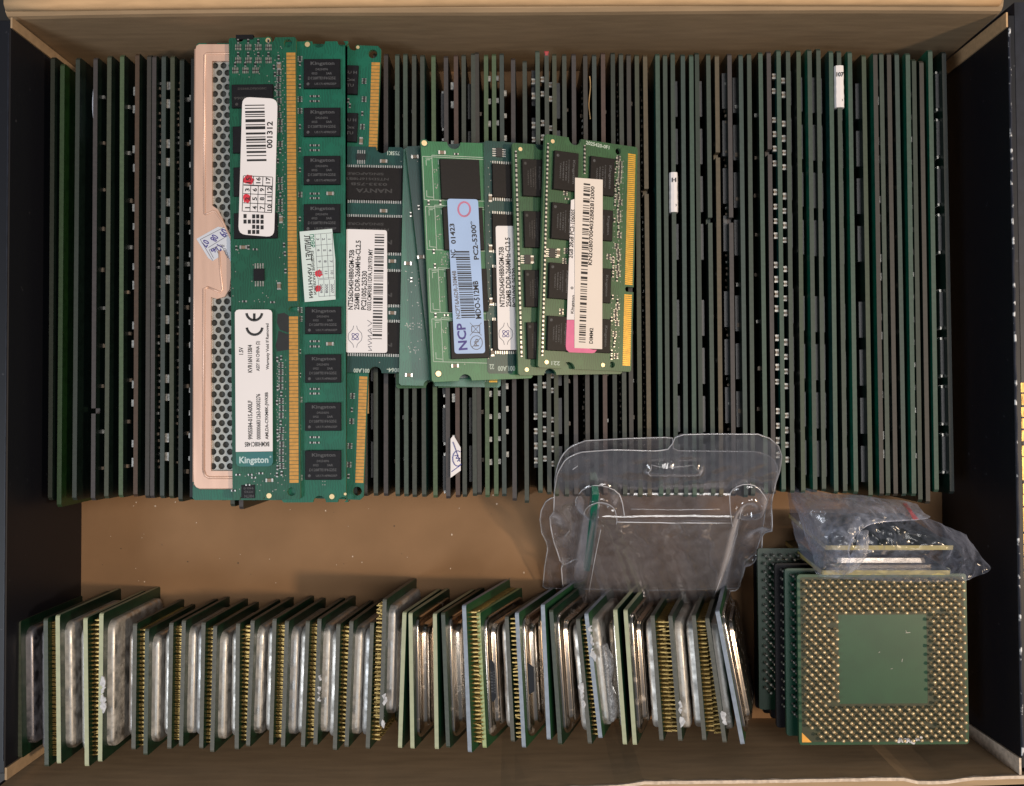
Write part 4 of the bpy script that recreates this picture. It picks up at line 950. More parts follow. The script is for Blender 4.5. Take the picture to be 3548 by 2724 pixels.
# ------------------------------------------------------------------ processors standing on edge
M['lidpaste'] = lidmat('pasted_nickel_lid', (0.58, 0.55, 0.51), (0.50, 0.47, 0.43), 0.46, 0.42)
M['lidclean'] = lidmat('polished_nickel_lid', (0.56, 0.49, 0.42), (0.36, 0.34, 0.32), 0.27, 0.22)
M['liddark'] = lidmat('dull_dark_lid', (0.30, 0.28, 0.29), (0.22, 0.20, 0.21), 0.42, 0.4)
M['lidgrey'] = lidmat('stained_nickel_lid', (0.50, 0.49, 0.48), (0.36, 0.34, 0.32), 0.45, 0.42)
M['subcream'] = mat('pale_substrate_edge', S(170, 174, 142), 0.55, var=0.12, scale=600)
M['subgrey'] = mat('grey_substrate_edge', S(88, 88, 80), 0.55, var=0.25, scale=900)
M['subdark'] = mat('dark_substrate_edge', S(66, 72, 58), 0.5, var=0.3, scale=900)
M['subblue'] = mat('bluish_substrate_edge', S(140, 150, 164), 0.45, var=0.2, scale=700)
M['sublime'] = mat('lime_substrate_edge', S(168, 182, 128), 0.5, var=0.15, scale=700)
M['paste'] = mat('dried_white_paste', (0.62, 0.62, 0.64), 0.6, var=0.35, scale=900)
_cpu = {}
def cpu_sub(W, ed):
    if ('s', W, ed) not in _cpu:
        m = MB(); o = rrect(0, W / 2, W, W, .7, 2)
        m.loft([[(-.6, y, z) for y, z in o], [(.6, y, z) for y, z in o]], 1); m.m[-2] = 0; m.m[-1] = 0
        _cpu[('s', W, ed)] = m.mesh('substrate', ['pcbcpud' if ed in ('subgrey', 'subdark', 'subcream') else 'pcbcpu', ed])
    return _cpu[('s', W, ed)]
def cpu_lid(W, side, kind, mt):
    key = ('l', W, side, kind, mt)
    if key not in _cpu:
        m = MB(); rows = []
        if kind == 'flat': steps = [(.865, .62, 3), (.865, 1.9, 3), (.862, 2.3, 3), (.852, 2.6, 3), (.835, 2.8, 3), (.81, 2.9, 3)]
        else: steps = [(.90, .62, 3.4), (.90, 1.2, 3.4), (.895, 1.5, 3.4), (.88, 1.7, 3.4), (.84, 1.8, 3.3), (.80, 1.86, 3.2), (.782, 1.98, 3.0), (.772, 2.2, 3.0), (.765, 2.9, 3.0), (.757, 3.2, 3.0), (.74, 3.42, 2.9), (.71, 3.5, 2.8)]
        for s_, x, r in steps:
            o = rrect(0, W / 2, W * s_, W * s_, r, 5)
            rows.append([(side * x, y, z) for y, z in (o if side < 0 else o)])
        m.loft(rows[::-1] if side > 0 else rows)
        _cpu[key] = m.mesh('metal_lid', [mt], False, 38)
    return _cpu[key]
def cpu_pins(W, side, seed):
    key = ('p', W, side, seed)
    if key not in _cpu:
        rnd = random.Random(seed); m = MB(); p = 1.27; n = int((W - 3) / p); h = (n - 1) / 2; L = 2.3
        for i in range(n):
            for j in range(n):
                if 6 < i < n - 7 and 6 < j < n - 7: continue
                if j < n - 10 and 3 < i < n - 4 : continue
                y = (i - h) * p; z = W / 2 + (j - h) * p; b_ = rnd.gauss(0, .10) if rnd.random() > .07 else rnd.gauss(0, .45)
                c_ = rnd.gauss(0, .08); q = .19
                m.loft([[(side * .6, y + a, z + c) for a, c in ((-q, -q), (q, -q), (q, q), (-q, q))], [(side * (.6 + L), y + a + b_, z + c + c_) for a, c in ((-q, -q), (q, -q), (q, q), (-q, q))]])
        _cpu[key] = m.mesh('pins', ['pin'])
    return _cpu[key]
Z1 = lambda x, y: (x / 2.17, 1950 + y / 2.17)
Z2 = lambda x, y: (600 + x / 2.17, 1950 + y / 2.17)
Z3 = lambda x, y: (1200 + x / 2.17, 1950 + y / 2.17)
Z4 = lambda x, y: (1900 + x / 2.17, 1950 + y / 2.17)
# map, top end, near end, lid side, lid kind, lid finish, pin side (0 none), edge, size, words
CPU = [(Z1, (140, 470), (150, 1440), 1, 'flat', 'liddark', 0, 'subdark', 39, 'dark'), (Z1, (343, 425), (350, 1530), -1, 'flat', 'liddark', 1, 'subdark', 42, 'dark'), (Z1, (433, 400), (443, 1510), 1, 'flat', 'lidpaste', -1, 'subcream', 42, 'pale'),
       (Z1, (642, 420), (653, 1530), -1, 'flat', 'lidpaste', 1, 'subcream', 42, 'pale'), (Z1, (762, 385), (752, 1495), 1, 'flat', 'lidpaste', -1, 'subcream', 42, 'pale'),
       (Z1, (1015, 455), (1003, 1410), -1, 'flat', 'lidgrey', 1, 'subgrey', 36.5, 'grey'), (Z1, (1105, 510), (1093, 1440), 1, 'flat', 'lidpaste', -1, 'subdark', 36.5, 'dark'), (Z1, (1288, 450), (1272, 1405), -1, 'flat', 'lidpaste', 1, 'subgrey', 36.5, 'grey'),
       (Z2, (80, 430), (58, 1390), 1, 'flat', 'lidpaste', -1, 'subgrey', 36.5, 'grey'), (Z2, (228, 450), (210, 1400), -1, 'flat', 'lidgrey', 1, 'subgrey', 36.5, 'grey'), (Z2, (315, 475), (292, 1430), 1, 'flat', 'lidpaste', -1, 'subgrey', 36.5, 'grey'),
       (Z2, (487, 455), (477, 1410), -1, 'flat', 'lidpaste', 1, 'subgrey', 36.5, 'grey'), (Z2, (597, 435), (562, 1385), 1, 'flat', 'lidpaste', -1, 'subgrey', 36.5, 'grey'), (Z2, (762, 420), (735, 1375), -1, 'flat', 'lidpaste', 1, 'subgrey', 36.5, 'grey'),
       (Z2, (855, 440), (825, 1390), 1, 'flat', 'lidgrey', -1, 'subgrey', 36.5, 'grey'), (Z2, (1012, 440), (975, 1390), -1, 'flat', 'lidpaste', 1, 'subgrey', 36.5, 'grey'), (Z2, (1100, 420), (1068, 1375), 1, 'flat', 'lidpaste', -1, 'subgrey', 36.5, 'grey'),
       (Z2, (1242, 465), (1215, 1410), -1, 'flat', 'lidpaste', 1, 'subgrey', 36.5, 'grey'), (Z2, (1340, 440), (1303, 1390), 1, 'flat', 'lidpaste', -1, 'subgrey', 36.5, 'grey'), (Z2, (1495, 450), (1462, 1405), -1, 'flat', 'lidgrey', 1, 'subgrey', 36.5, 'grey'),
       (Z2, (1590, 280), (1565, 1225), 1, 'flat', 'lidgrey', -1, 'subgrey', 36.5, 'grey'), (Z3, (437, 375), (403, 1395), -1, 'step', 'lidclean', 0, 'subcream', 39, 'pale'), (Z3, (482, 380), (497, 1400), 1, 'step', 'lidclean', 0, 'subcream', 39, 'pale'),
       (Z3, (665, 385), (680, 1405), -1, 'step', 'lidclean', 0, 'subcream', 39, 'pale'), (Z3, (727, 380), (765, 1390), 1, 'step', 'lidclean', 0, 'subdark', 39, 'dark'), (Z3, (885, 335), (928, 1415), -1, 'step', 'lidclean', 1, 'subblue', 42, 'bluish'),
       (Z3, (992, 380), (1040, 1395), 1, 'step', 'lidclean', -1, 'sublime', 39, 'lime-green'), (Z3, (1205, 410), (1252, 1345), -1, 'flat', 'lidpaste', 1, 'subgrey', 36.5, 'grey'), (Z3, (1282, 385), (1335, 1385), 1, 'step', 'lidclean', -1, 'subblue', 39, 'bluish'),
       (Z3, (1477, 325), (1522, 1325), -1, 'step', 'lidclean', 0, 'subblue', 39, 'bluish'), (Z3, (1540, 365), (1607, 1360), 1, 'step', 'lidclean', 0, 'subdark', 39, 'dark'), (Z4, (222, 435), (312, 1355), -1, 'flat', 'lidpaste', 1, 'subgrey', 36.5, 'grey'),
       (Z4, (285, 385), (392, 1320), 1, 'flat', 'lidpaste', -1, 'subblue', 36.5, 'bluish'), (Z4, (503, 365), (575, 1360), -1, 'step', 'lidclean', 0, 'subcream', 39, 'pale'), (Z4, (580, 365), (650, 1365), 1, 'step', 'lidclean', 0, 'subcream', 39, 'pale'),
       (Z4, (783, 410), (850, 1330), -1, 'flat', 'lidpaste', 1, 'subgrey', 36.5, 'grey'), (Z4, (917, 405), (992, 1340), 1, 'flat', 'lidpaste', -1, 'subgrey', 36.5, 'grey'), (Z4, (1093, 410), (1172, 1325), -1, 'flat', 'lidpaste', 1, 'subgrey', 36.5, 'grey'),
       (Z4, (1195, 430), (1325, 1345), 1, 'flat', 'lidpaste', -1, 'subgrey', 36.5, 'grey'), (Z4, (1272, 375), (1460, 1360), 1, 'step', 'lidclean', 0, 'subblue', 39, 'bluish')]
def leandeg(u):
    k = [(0, 0), (260, 0), (900, 5), (1340, 8), (1420, 12), (1680, 19), (1950, 18), (2500, 16)]
    for (a, p), (c, q) in zip(k, k[1:]):
        if u <= c: return p + (q - p) * (u - a) / (c - a)
    return 16
SPECIAL = {1: 'dark-lidded pinned processor on edge, second from the left wall', 0: 'nearly black processor on edge, leftmost of the row by the left wall', 20: 'processor raised above its neighbours, bright pin tips showing near the row middle', 25: 'tall processor with bluish edge and bright blue-white lid near the row middle',
           26: 'lime-edged processor with a small black label on its stepped lid', 39: 'rightmost processor of the standing row, slanting strongly, bronze lid', 4: 'pale-edged processor with paste smeared by its lid, fifth from the left wall',
           32: 'bluish-edged processor with torn plastic film on its lid, below the blister pack'}
def cpulabel(i):
    if i in SPECIAL: return SPECIAL[i]
    w_ = CPU[i][9]; lid = {'lidpaste': 'paste-whitened lid', 'lidclean': 'shiny stepped lid', 'liddark': 'dark lid', 'lidgrey': 'stained grey lid'}[CPU[i][5]]
    face = 'right' if CPU[i][3] > 0 else 'left'
    best = min(((abs(i - a), a, an) for a, an in ((0, 'leftmost one'), (4, 'paste-smeared one'), (20, 'raised one'), (25, 'tall bluish one'), (39, 'rightmost one'))), key=lambda q: q[0])
    n, a, an = best
    return '%s-edged processor, %s facing %s, %s %s of the %s' % (w_, lid, face, ORD[n - 1], 'right' if i > a else 'left', an)
CPUOBJ = []
for i, (mp, tp, bt, ls, lk, lm, ps, ed, W, wd) in enumerate(CPU):
    u0, v0 = mp(*tp); u1, v1 = mp(*bt); um = (u0 + u1) / 2
    ph = math.radians(leandeg(um)); zt = W * math.cos(ph)
    if i == 20: zt += 2.0
    a, c = P(u0, v0, zt), P(u1, v1, zt)
    ey = (a - c).normalized(); n_ = ey.cross(Vector((0, 0, 1))).normalized()
    ez = Vector((0, 0, 1)) * math.cos(ph) - n_ * math.sin(ph); ex = ey.cross(ez)
    top = (a + c) / 2; O = top - ez * W
    t = thing('processor', cpulabel(i), 'processor', frame(O, ex, ey) if False else Matrix(((ex.x, ey.x, ez.x, O.x * MM), (ex.y, ey.y, ez.y, O.y * MM), (ex.z, ey.z, ez.z, O.z * MM), (0, 0, 0, 1))), 'processors standing on edge in a row')
    put('substrate', cpu_sub(W, ed), t); put('metal_lid', cpu_lid(W, ls, lk, lm), t)
    if ps: put('pins', cpu_pins(W, ps, i % 3), t)
    CPUOBJ.append(t)
    if i == 26:
        m = MB(); m.prism([(-6.0, 1.0), (-4.8, 2.0), (4.8, 2.0), (6, 1.0), (6, .2), (-6, .2)], 0, .1)
        vs = [(1.9 + y * .8, x - 0.5, W * .945 - .05 + z) for x, y, z in m.v]; m.v = vs; k = m.build('black_label', ['chip'], t)
        m = MB()
        for j in range(7): m.box((2.4, -3.6 + j * .9, W * .945 + .06), (.7, .35, .02))
        for j in range(9): m.box((3.2, -3.9 + j * .75, W * .945 + .06), (.45, .3, .02))
        m.build('lettering', ['chiptext'], k)
    if i in (28,):
        m = MB(); m.prism([(-4.6, .3), (-3.6, 2.4), (3.4, 2.6), (4.6, .3)], 0, .12); m.v = [(1.5 + y * .8, x, W * .945 + z) for x, y, z in m.v]; m.build('black_label', ['chip'], t)
    if i in (4, 16, 20, 31, 32, 36, 38):                # crumbs of dried thermal paste stuck along the edge
        rnd = random.Random(i); m = MB()
        for k in range(4 if i in (16, 20, 36, 38) else 9):
            y = {4: -2, 16: -1, 20: -14, 31: -3, 32: 10, 36: -11, 38: -12}[i] + rnd.uniform(-4, 4); r = rnd.uniform(.3, .9)
            pts = [(ls * rnd.uniform(.3, 1.2) + r * .8 * rnd.uniform(.7, 1.2) * math.cos(q * .785), y + r * 1.8 * rnd.uniform(.6, 1.3) * math.sin(q * .785)) for q in range(8)]
            m.prism(pts, W - .3, W + rnd.uniform(.1, .35))
        m.build('dried_paste', ['paste'], t)
M['scrapfilm'] = film('scrap_film', 0.30, (0.75, 0.72, 0.70), 0.12)
m = MB(); rows = []
for i in range(15):
    f = i / 14; y = 8 - 22 * f; b_ = 1.2 + 1.5 * math.sin(f * 6.0) ** 2
    rows.append([(3.0, y, 30.5), (3.2 + b_, y + .3, 32.5), (3.0 + b_ * .7, y, 34.5), (2.9, y, 34.4)])
m.loft(rows); m.build('torn_film', ['scrapfilm'], CPUOBJ[32], smooth=True)
# ------------------------------------------------------------------ flat pile of pinned processors
def Z5(x, y): return (2550 + x / 1.564, 1650 + y / 1.564)
def pinfield(W, tipmat, detail):
    m = MB(); p = 1.27; n = 37; h = (n - 1) / 2; rnd = random.Random(2)
    for i in range(n):
        for j in range(n):
            if (i + j) % 2: continue
            if 8 <= i < n - 8 and 8 <= j < n - 8: continue
            if rnd.random() < .012: continue
            x, y = (i - h) * p * W / 49.5, (j - h) * p * W / 49.5
            bx, by = rnd.gauss(0, .07), rnd.gauss(0, .07)
            if i < 3 and j < 3: continue
            k = 8 if detail else 5
            def ring(r, z, f): return [(x + bx * f + r * math.cos(q * 2 * math.pi / k), y + by * f + r * math.sin(q * 2 * math.pi / k), z) for q in range(k)]
            m.loft([ring(.46, 0, 0), ring(.44, .1, 0), ring(.2, .3, 0), ring(.19, 1.5, 1), ring(.42, 1.7, 1), ring(.56, 2.05, 1), ring(.50, 2.35, 1), ring(.26, 2.58, 1)])
    return m.mesh('pins', [tipmat], True)
def square_from(TL, TR, BR, BL, z):
    a, b_, c, d = [P(*Z5(*q), z) for q in (TL, TR, BR, BL)]
    O = (a + b_ + c + d) / 4; ex = ((b_ - a) + (c - d)).normalized(); ey = Vector((-ex.y, ex.x, 0)); W = ((b_ - a).length + (c - d).length + (a - d).length + (b_ - c).length) / 4
    return O, ex, ey, W
TOPZ = 35.5
SQ = [((320, 525), (1235, 530), (1270, 1450), (360, 1465))]
O, ex, ey, W = square_from(*SQ[0], TOPZ)
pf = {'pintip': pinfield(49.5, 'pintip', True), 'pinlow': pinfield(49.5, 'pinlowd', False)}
M['pinlow'] = M['solder']
PILE = [(0, 0, 0.0, 'pcbcpu', 'pintip', 'green pin-grid processor flat on top of the pile, gold corner triangle showing'),
        (-2.1, .9, -5.2, 'pcbP', 'pinlow', 'teal-green processor second from the top of the flat pile, offset to the left'),
        (-3.6, 1.6, -10.4, 'dark', 'pinlow', 'black processor third down in the flat pile'), (-7.4, 5.4, -15.6, 'pcbcpud', 'pinlow', 'dark green pin-grid processor at the back of the pile, offset furthest left')]
for k in range(3): PILE.append((-2.5 - k, 1.0, -20.8 - 5.2 * k, 'dark', None, 'processor hidden at the bottom of the flat pile'))
pile_objs = []
for k, (dx, dy, dz, fm, pm, lb) in enumerate(PILE):
    Ok = O + ex * dx + ey * dy + Vector((0, 0, dz))
    t = thing('processor', lb, 'processor', frame(Ok, ex, ey), 'processors piled flat in the corner' if k < 4 else 'hidden processors of the pile')
    m = MB(); m.prism(rrect(0, 0, W, W, .8, 2), -1.2, 0, 0); m.build('substrate', [fm if fm != 'dark' else 'chip'], t)
    m = MB(); m.prism(rrect(0, 0, 31, 31, 2, 3), -2.0, -1.22, 0); m.build('metal_lid', ['lidgrey'], t)
    if pm:
        po = put('pins', pf[pm], t)
        f = W / 49.5; po.scale = (f, f, 1)
        m = MB(); a, b_ = 23.9, 12.9
        vs, fs = plate2d(rrect(0, 0, 2 * a * f, 2 * a * f, .4, 1), [rrect(0, 0, 2 * b_ * f, 2 * b_ * f, .3, 1)], .03); m.add([(x, y, z + .035) for x, y, z in vs], fs)
        if k == 0: m.build('pin_field', ['cpuolive'], t)
    if k == 0:
        m = MB(); q = -W / 2
        m.prism([(q + .8, q + .8), (q + 3.6, q + .8), (q + .8, q + 3.6)], .05, .09); m.build('corner_mark', ['cornergold'], t)
        m = MB()
        for x, y, a_, l_ in ((7.4, 7.6, .1, 1.4), (6.9, 7.9, 1.9, .7), (5.6, -.4, 1.4, .9), (-1, 2, .5, .5), (2.5, -2.8, .2, .6)): m.box((x, y, .02), (l_, .14, .02), 0, a_)
        m.build('scratches', ['bead'], t)
        m = MB(); rnd = random.Random(4)
        for _ in range(26): x, y = rnd.uniform(4, 11), -W / 2 + rnd.gauss(1.2, .35); m.prism(circ(x, y, rnd.uniform(.2, .6), 6), .02, rnd.uniform(.15, .5))
        m.build('dried_paste', ['paste'], t)
# ------------------------------------------------------------------ zip bag with two processors
def Z7(x, y): return (2800 + x / 3.1257, 1650 + y / 3.1257)
def bagcpu(xa, xb, y, z, tilt, label):
    a, c = P(*Z7(xa, y), z), P(*Z7(xb, y), z); W = (c - a).length
    ex = (c - a).normalized(); ez = Vector((0, math.sin(tilt), math.cos(tilt))); ez = (ez - ex * ez.dot(ex)).normalized(); ey = ez.cross(ex)
    O = (a + c) / 2 - ez * W
    t = thing('processor', label, 'processor', Matrix(((ex.x, ey.x, ez.x, O.x * MM), (ex.y, ey.y, ez.y, O.y * MM), (ex.z, ey.z, ez.z, O.z * MM), (0, 0, 0, 1))), 'processors inside the zip bag')
    return t, W
M['subyellow'] = mat('yellow_substrate_edge', S(172, 158, 98), 0.4, var=0.15, scale=600)
for (xa, xb, y, z, tl, lb, sd) in ((190, 1580, 775, 43.5, -.15, 'processor inside the clear zip bag, nearer the upright sticks', -1), (150, 1545, 1045, 42.5, -.10, 'processor inside the clear zip bag, nearer the pinned pile', 1)):
    t, W = bagcpu(xa, xb, y, z, tl, lb)
    m = MB(); o = rrect(0, W / 2, W, W, .6, 2); m.loft([[(x, .65, z_) for x, z_ in o], [(x, -.65, z_) for x, z_ in o]], 1); m.m[-1] = 0; m.m[-2] = 0
    m.build('substrate', ['pcbcpud', 'subyellow'], t)
    m = MB(); rows = []
    for s_, yy, r in [(.86, .66, 3), (.86, 1.6, 3), (.80, 1.9, 3), (.78, 3.2, 3), (.74, 3.5, 3)]:
        rows.append([(x, sd * yy, z_) for x, z_ in rrect(0, W / 2, W * s_, W * s_, r, 4)])
    m.loft(rows if sd < 0 else rows[::-1]); m.build('metal_lid', ['lidclean'], t)
M['bag'] = film('zip_bag_film', 0.06, (0.60, 0.66, 0.88), 0.17, 260, .28, .3, 130, .3, .6)
M['bagmilk'] = film('milky_zip_bag_film', 0.19, (0.66, 0.70, 0.86), 0.20, 260, .30, .4, 150, .3, .6)
def crom(p, t):
    n = len(p) - 1; i = min(int(t * n), n - 1); f = t * n - i
    a, b_, c, d = p[max(i - 1, 0)], p[i], p[i + 1], p[min(i + 2, n)]
    return b_ * 1.0 + (c - a) * (.5 * f) + (a * 2 - b_ * 5 + c * 4 - d) * (.5 * f * f) + (b_ * 3 - a - c * 3 + d) * (.5 * f ** 3)
def sheet(ctrl, nu, nv, amp, seed, t=.06):
    """smooth crumpled sheet through a control grid of points"""
    top = []
    for j in range(nv + 1):
        row = [crom([Vector(p) for p in r], j / nv) for r in zip(*ctrl)]
        top.append([crom(row, i / nu) for i in range(nu + 1)])
    m = MB(); vs = []
    for j in range(nv + 1):
        for i in range(nu + 1):
            p = top[j][i]; q = Vector((p.x * .16 + seed, p.y * .16, p.z * .1))
            d = amp * ((1 - abs(MN.noise(q)) * 2.4) * .8 + .55 * (1 - 2.4 * abs(MN.noise(q * 2.3))) + .2 * MN.noise(q * 5))
            vs.append((p.x + d * .15, p.y + d * .1, p.z + d))
    fs = [(j * (nu + 1) + i, j * (nu + 1) + i + 1, (j + 1) * (nu + 1) + i + 1, (j + 1) * (nu + 1) + i) for j in range(nv) for i in range(nu)]
    m.add(vs, fs); return m
bag = thing('zip_bag', 'clear zip bag with a red strip slumped over two processors near the right wall', 'plastic bag', Matrix.Translation(P(*Z7(900, 700), 20) * MM))
BO = P(*Z7(900, 700), 20)
def B7(x, y, z): return P(*Z7(x, y), z) - BO
ctrl = [[B7(-230, 80, 20), B7(150, 230, 36), B7(600, 240, 42), B7(1000, 330, 42), B7(1400, 500, 38), B7(1690, 630, 34)],
        [B7(-190, 480, 26), B7(200, 560, 43), B7(600, 560, 46), B7(1000, 580, 46), B7(1500, 640, 44), B7(1790, 760, 36)],
        [B7(-110, 780, 30), B7(200, 800, 46), B7(600, 790, 47), B7(1050, 790, 47), B7(1560, 800, 46), B7(1860, 880, 38)],
        [B7(20, 960, 34), B7(250, 940, 44), B7(650, 930, 45), B7(1100, 920, 45), B7(1560, 940, 44), B7(1960, 1010, 40)],
        [B7(110, 1110, 40), B7(350, 1110, 41), B7(700, 1130, 40.5), B7(1150, 1145, 40.5), B7(1600, 1140, 40.5), B7(1700, 1135, 41)]]
m = sheet(ctrl, 90, 66, .75, 3.0); m.build('bag_film', ['bag'], bag, smooth=True)
ctrl = [[B7(-240, 60, 20), B7(-60, 120, 27), B7(250, 190, 35), B7(560, 205, 38), B7(780, 240, 40), B7(1000, 260, 41), B7(1170, 300, 42)],
        [B7(-180, 250, 26), B7(0, 300, 36), B7(250, 310, 42), B7(520, 310, 45), B7(800, 330, 46), B7(1050, 360, 45), B7(1230, 390, 44)],
        [B7(-110, 440, 30), B7(30, 450, 41), B7(250, 440, 46), B7(520, 430, 49), B7(820, 460, 49), B7(1080, 465, 47), B7(1290, 455, 45)],
        [B7(-40, 640, 34), B7(80, 640, 44), B7(230, 620, 49), B7(380, 590, 51), B7(560, 570, 51), B7(640, 530, 50.5), B7(720, 500, 50)],
        [B7(40, 860, 36), B7(120, 860, 43), B7(230, 860, 47), B7(340, 840, 49), B7(420, 800, 50), B7(450, 740, 50.5), B7(480, 680, 51)],
        [B7(110, 1080, 41), B7(160, 1090, 42), B7(250, 1095, 43), B7(330, 1095, 44), B7(420, 1040, 47), B7(445, 950, 49), B7(435, 850, 50)]]
m = sheet(ctrl, 96, 80, .7, 9.0); m.build('folded_mouth', ['bagmilk'], bag, smooth=True)
m = MB(); m.tube([B7(440, 870, 50.3), B7(432, 800, 50.8), B7(470, 690, 51.1), B7(540, 605, 51), B7(640, 535, 50.7), B7(720, 500, 50.2), B7(860, 492, 49.6), B7(1000, 484, 48), B7(1160, 474, 46.6), B7(1295, 455, 45.3)], .13, 6)
m.build('lip_seam', ['bagmilk'], bag, smooth=True)
m = sheet([[B7(1020, 290, 42.6), B7(1060, 285, 42.8)], [B7(1075, 370, 46.3), B7(1120, 375, 46.2)], [B7(1130, 470, 47.6), B7(1195, 468, 47.2)]], 6, 20, .3, 1.0)
M['zipred'] = film('red_zip_strip', 0.34, S(200, 50, 56), 0.2, 500, .1)
m.build('zip_strip', ['zipred'], bag, smooth=True)
ctrl = [[B7(530, 600, 49), B7(600, 580, 49), B7(640, 590, 48.5)], [B7(500, 760, 50), B7(600, 740, 50.5), B7(668, 750, 48)], [B7(400, 930, 49), B7(500, 900, 50.5), B7(582, 920, 48)], [B7(360, 1090, 44), B7(410, 1060, 46), B7(470, 1040, 44)]]
m = sheet(ctrl, 16, 26, .8, 5.0); m.build('crumpled_corner', ['bagmilk'], bag, smooth=True)
# ------------------------------------------------------------------ clear blister pack leaning on the upright sticks
def Z6(x, y): return (1800 + x / 2.188, 1400 + y / 2.188)
pb0, pb1 = P(*Z6(175, 1400), 1.0), P(*Z6(1660, 1400), 1.0)
ptop = P(*Z6(1000, 260), 40.0)
ex = (pb1 - pb0).normalized(); mid = (pb0 + pb1) / 2
up = ptop - mid; up = (up - ex * up.dot(ex)).normalized(); ez = ex.cross(up)
bl = thing('blister_pack', 'clear moulded plastic blister pack leaning over the ends of the upright sticks', 'plastic packaging', frame(mid, ex, up))
def L6(x, y):
    p = PI_(*Z6(x, y), mid, ez) - mid
    return Vector((p.dot(ex), p.dot(up)))
def sstep(a, c, x):
    t = max(0, min(1, (x - a) / (c - a))); return t * t * (3 - 2 * t)
hx0, hy0 = L6(560, 700); hx1, _ = L6(1620, 700); _, hyb = L6(1000, 1400)
cl = L6(600, 710); cr_ = L6(1715, 710); sl_ = L6(1165, 468)
def hfront(p):
    x, y = p
    e = .8
    # central display tray, widening towards the fold
    top = sstep(hy0 + 3.5, hy0 - 1.5, y); inset = (hy0 - y) * .07
    tray = top * sstep(hx0 - 1.0 - inset - 2.2, hx0 - inset + 1.2, x) * sstep(hx1 + 2.2 + inset * .2 + 1, hx1 - 1.2 - inset * .8, x)
    h = 7.0 * tray
    for c, r, d in ((cl, 7.6, 4.8), (cr_, 6.6, 4.6)):
        q = (Vector((x, y)) - c).length; b_ = d * sstep(r, r * .55, q) - 1.6 * sstep(r * .5, r * .2, q); h = max(h, b_) if b_ > .05 else h
    q = max(abs(x - sl_.x) / 8.0, 0) ** 4 + (abs(y - sl_.y) / 1.9) ** 4
    h += 1.6 * sstep(1.5, .7, q)
    e = max(sstep(hx0 - 4, hx0 - 12, x), sstep(hx1 + 4, hx1 + 11, x)) * sstep(hy0 + 6, hy0 - 4, y)
    h += e * (1.4 * MN.noise(Vector((x * .22, y * .22, 3))) + 3.0 * (1 - 2.4 * abs(MN.noise(Vector((x * .11, y * .09, 8.4))))))
    h += .14 * MN.noise(Vector((x * .3, y * .3, 1)))
    return h
def shell(outl, hf, w0, rings, name, mt, thick=.28, rim=True):
    o = [L6(*q) for q in outl]
    # resample
    pts = []
    for a, c in zip(o, o[1:] + o[:1]):
        n = max(1, int((c - a).length / .9))
        pts += [a + (c - a) * (k / n) for k in range(n)]
    o = pts
    cx = sum((p for p in o), Vector((0, 0))) / len(o)
    m = MB(); n = len(o); vs = []
    for k in range(rings + 1):
        f = 1 - k / rings
        for p in o:
            q = cx + (p - cx) * f; vs.append((q.x, q.y, w0 + hf(q)))
    fs = []
    for k in range(rings):
        for i in range(n):
            a = k * n + i; b_ = k * n + (i + 1) % n; fs.append((a, b_, b_ + n, a + n))
    m.add(vs, fs)
    ob = m.build(name, [mt], bl, smooth=True)
    md = ob.modifiers.new('thickness', 'SOLIDIFY'); md.thickness = thick * MM; md.offset = 1
    if rim:
        m = MB(); pp = [(p.x, p.y, w0 + hf(p) + .1) for p in o[::2]]; m.tube(pp + [pp[0]], .17, 6); m.build('rim_edge', ['blrim'], bl, smooth=True)
    return ob
M['bl'] = film('clear_blister_plastic', 0.026, (0.70, 0.68, 0.73), 0.09, 120, .34, .40, 60, .40, .9)
M['blback'] = film('scuffed_blister_plastic', 0.04, (0.58, 0.54, 0.58), 0.12, 110, .30, .4, 70, .3, .4)
M['blrim'] = film('blister_rim_highlight', 0.34, (0.80, 0.80, 0.84), 0.08, 70, .34, .3, 90, .6, .4)  # paler film: the highlight on rims and creases is put into its colour
OA = [(262, 700), (268, 560), (285, 470), (320, 385), (385, 315), (500, 272), (800, 256), (1120, 246), (1160, 252), (1163, 330), (1180, 348), (1400, 350), (1800, 355), (1890, 385), (1945, 440), (1955, 500), (1940, 590), (1885, 710), (1860, 800), (1850, 900), (1820, 1030), (1790, 1120), (1700, 1195), (1668, 1390), (1000, 1408), (175, 1390), (190, 1230), (212, 1100), (208, 1050), (168, 970), (155, 870), (165, 800), (205, 720)]
shell(OA, lambda p: 0.0, 0.3, 26, 'back_shell', 'blback')
OB = [(256, 760), (262, 640), (285, 500), (350, 390), (450, 342), (700, 322), (1040, 332), (1120, 318), (1155, 275), (1175, 230), (1215, 207), (1500, 203), (1800, 205), (1890, 235), (1955, 295), (1980, 370), (1968, 470), (1900, 690), (1905, 800), (1890, 890), (1840, 970), (1820, 1080), (1700, 1190), (1650, 1390), (1000, 1404), (330, 1390), (315, 1200), (330, 1185), (270, 1050), (235, 920), (228, 830)]
shell(OB, hfront, 1.4, 48, 'front_shell', 'bl')
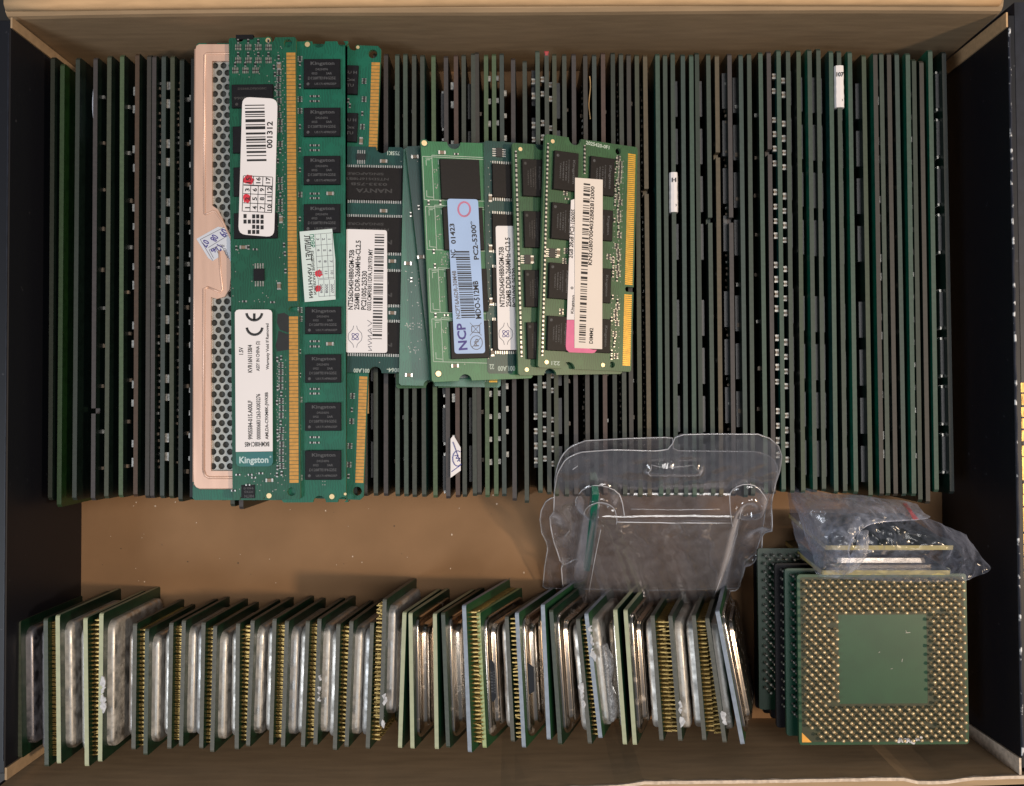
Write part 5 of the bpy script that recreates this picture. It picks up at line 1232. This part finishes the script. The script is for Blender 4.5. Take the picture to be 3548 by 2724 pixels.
# pale tubes added along the moulded creases stand in for their highlights
m = MB()
def crease_glint(pts, r=.2, dz=.25):
    q = [L6(*p) for p in pts]; q2 = []
    for a_, b_ in zip(q, q[1:]): q2 += [a_ + (b_ - a_) * (k / 6) for k in range(6)]
    q2.append(q[-1]); m.tube([(p.x, p.y, 1.4 + hfront(p) + dz) for p in q2], r * .5, 6)
crease_glint([(830, 690), (1150, 692), (1490, 690)], .2); crease_glint([(715, 742), (1100, 750), (1560, 750)], .34)
crease_glint([(600 + 178 * math.cos(t * .3), 715 + 135 * math.sin(t * .3)) for t in range(10, 22)], .3)
crease_glint([(600 + 120 * math.cos(t * .3), 730 + 95 * math.sin(t * .3)) for t in range(10, 23)], .22)
crease_glint([(1715 + 150 * math.cos(t * .3), 720 + 140 * math.sin(t * .3)) for t in range(9, 21)], .28)
crease_glint([(1720 + 80 * math.cos(t * .3), 760 + 80 * math.sin(t * .3)) for t in range(0, 14)], .2)
crease_glint([(965, 470), (995, 432), (1310, 430), (1375, 465), (1340, 510), (1000, 512), (965, 470)], .2)
crease_glint([(600, 800), (560, 1000), (510, 1290)], .24); crease_glint([(1640, 800), (1560, 1000), (1430, 1330)], .24); crease_glint([(1660, 790), (1640, 960), (1540, 1180)], .2)
crease_glint([(322, 1120), (335, 1185), (438, 1135)], .2); crease_glint([(340, 960), (378, 920)], .3); crease_glint([(400, 470), (440, 440)], .3); crease_glint([(1800, 790), (1740, 840)], .3)
m.build('crease_highlights', ['blrim'], bl, smooth=True)
# green board edge seen inside the pack
a = PI_(*Z6(578, 690), mid + ez * 6, ez); c = PI_(*Z6(510, 1270), mid + ez * 6, ez)
ey = (a - c).normalized(); HH = (a - c).length; exx = ex - ey * ex.dot(ey); exx.normalize()
t = thing('processor', 'green processor board on edge inside the clear blister pack', 'processor', frame((a + c) / 2, exx, ey))
m = MB(); m.box((0, 0, -2.2), (1.9, HH, 4.2)); m.build('substrate', ['pcbB'], t)
m = MB(); m.box((1.3, 0, -2.2), (.6, HH * .84, 3.4)); m.build('metal_lid', ['lidgrey'], t)
# specks of dust and paste crumbs on the floor and walls
rnd = random.Random(99); m = MB()
for k in range(70):
    x, y = rnd.uniform(-138, 60), rnd.uniform(-62, -33)
    r = rnd.choice((.12, .15, .18, .25, .3))
    m.prism([(x + r * rnd.uniform(.5, 1.3) * math.cos(q * 1.05), y + r * rnd.uniform(.5, 1.3) * math.sin(q * 1.05)) for q in range(6)], .01, .12, rnd.choice((0, 0, 1)))
for k in range(30):
    x, y = rnd.uniform(-130, 130), rnd.uniform(-107.5, -100)
    r = rnd.choice((.12, .2, .3)); m.prism([(x + r * rnd.uniform(.5, 1.3) * math.cos(q * 1.05), y + r * rnd.uniform(.5, 1.3) * math.sin(q * 1.05)) for q in range(6)], .01, .12, rnd.choice((0, 1)))
o = m.build('dust_specks', ['cardtorn', 'dark']); tag(o, 'scattered dust specks and paper crumbs on the bare box floor', 'dust', kind='stuff')
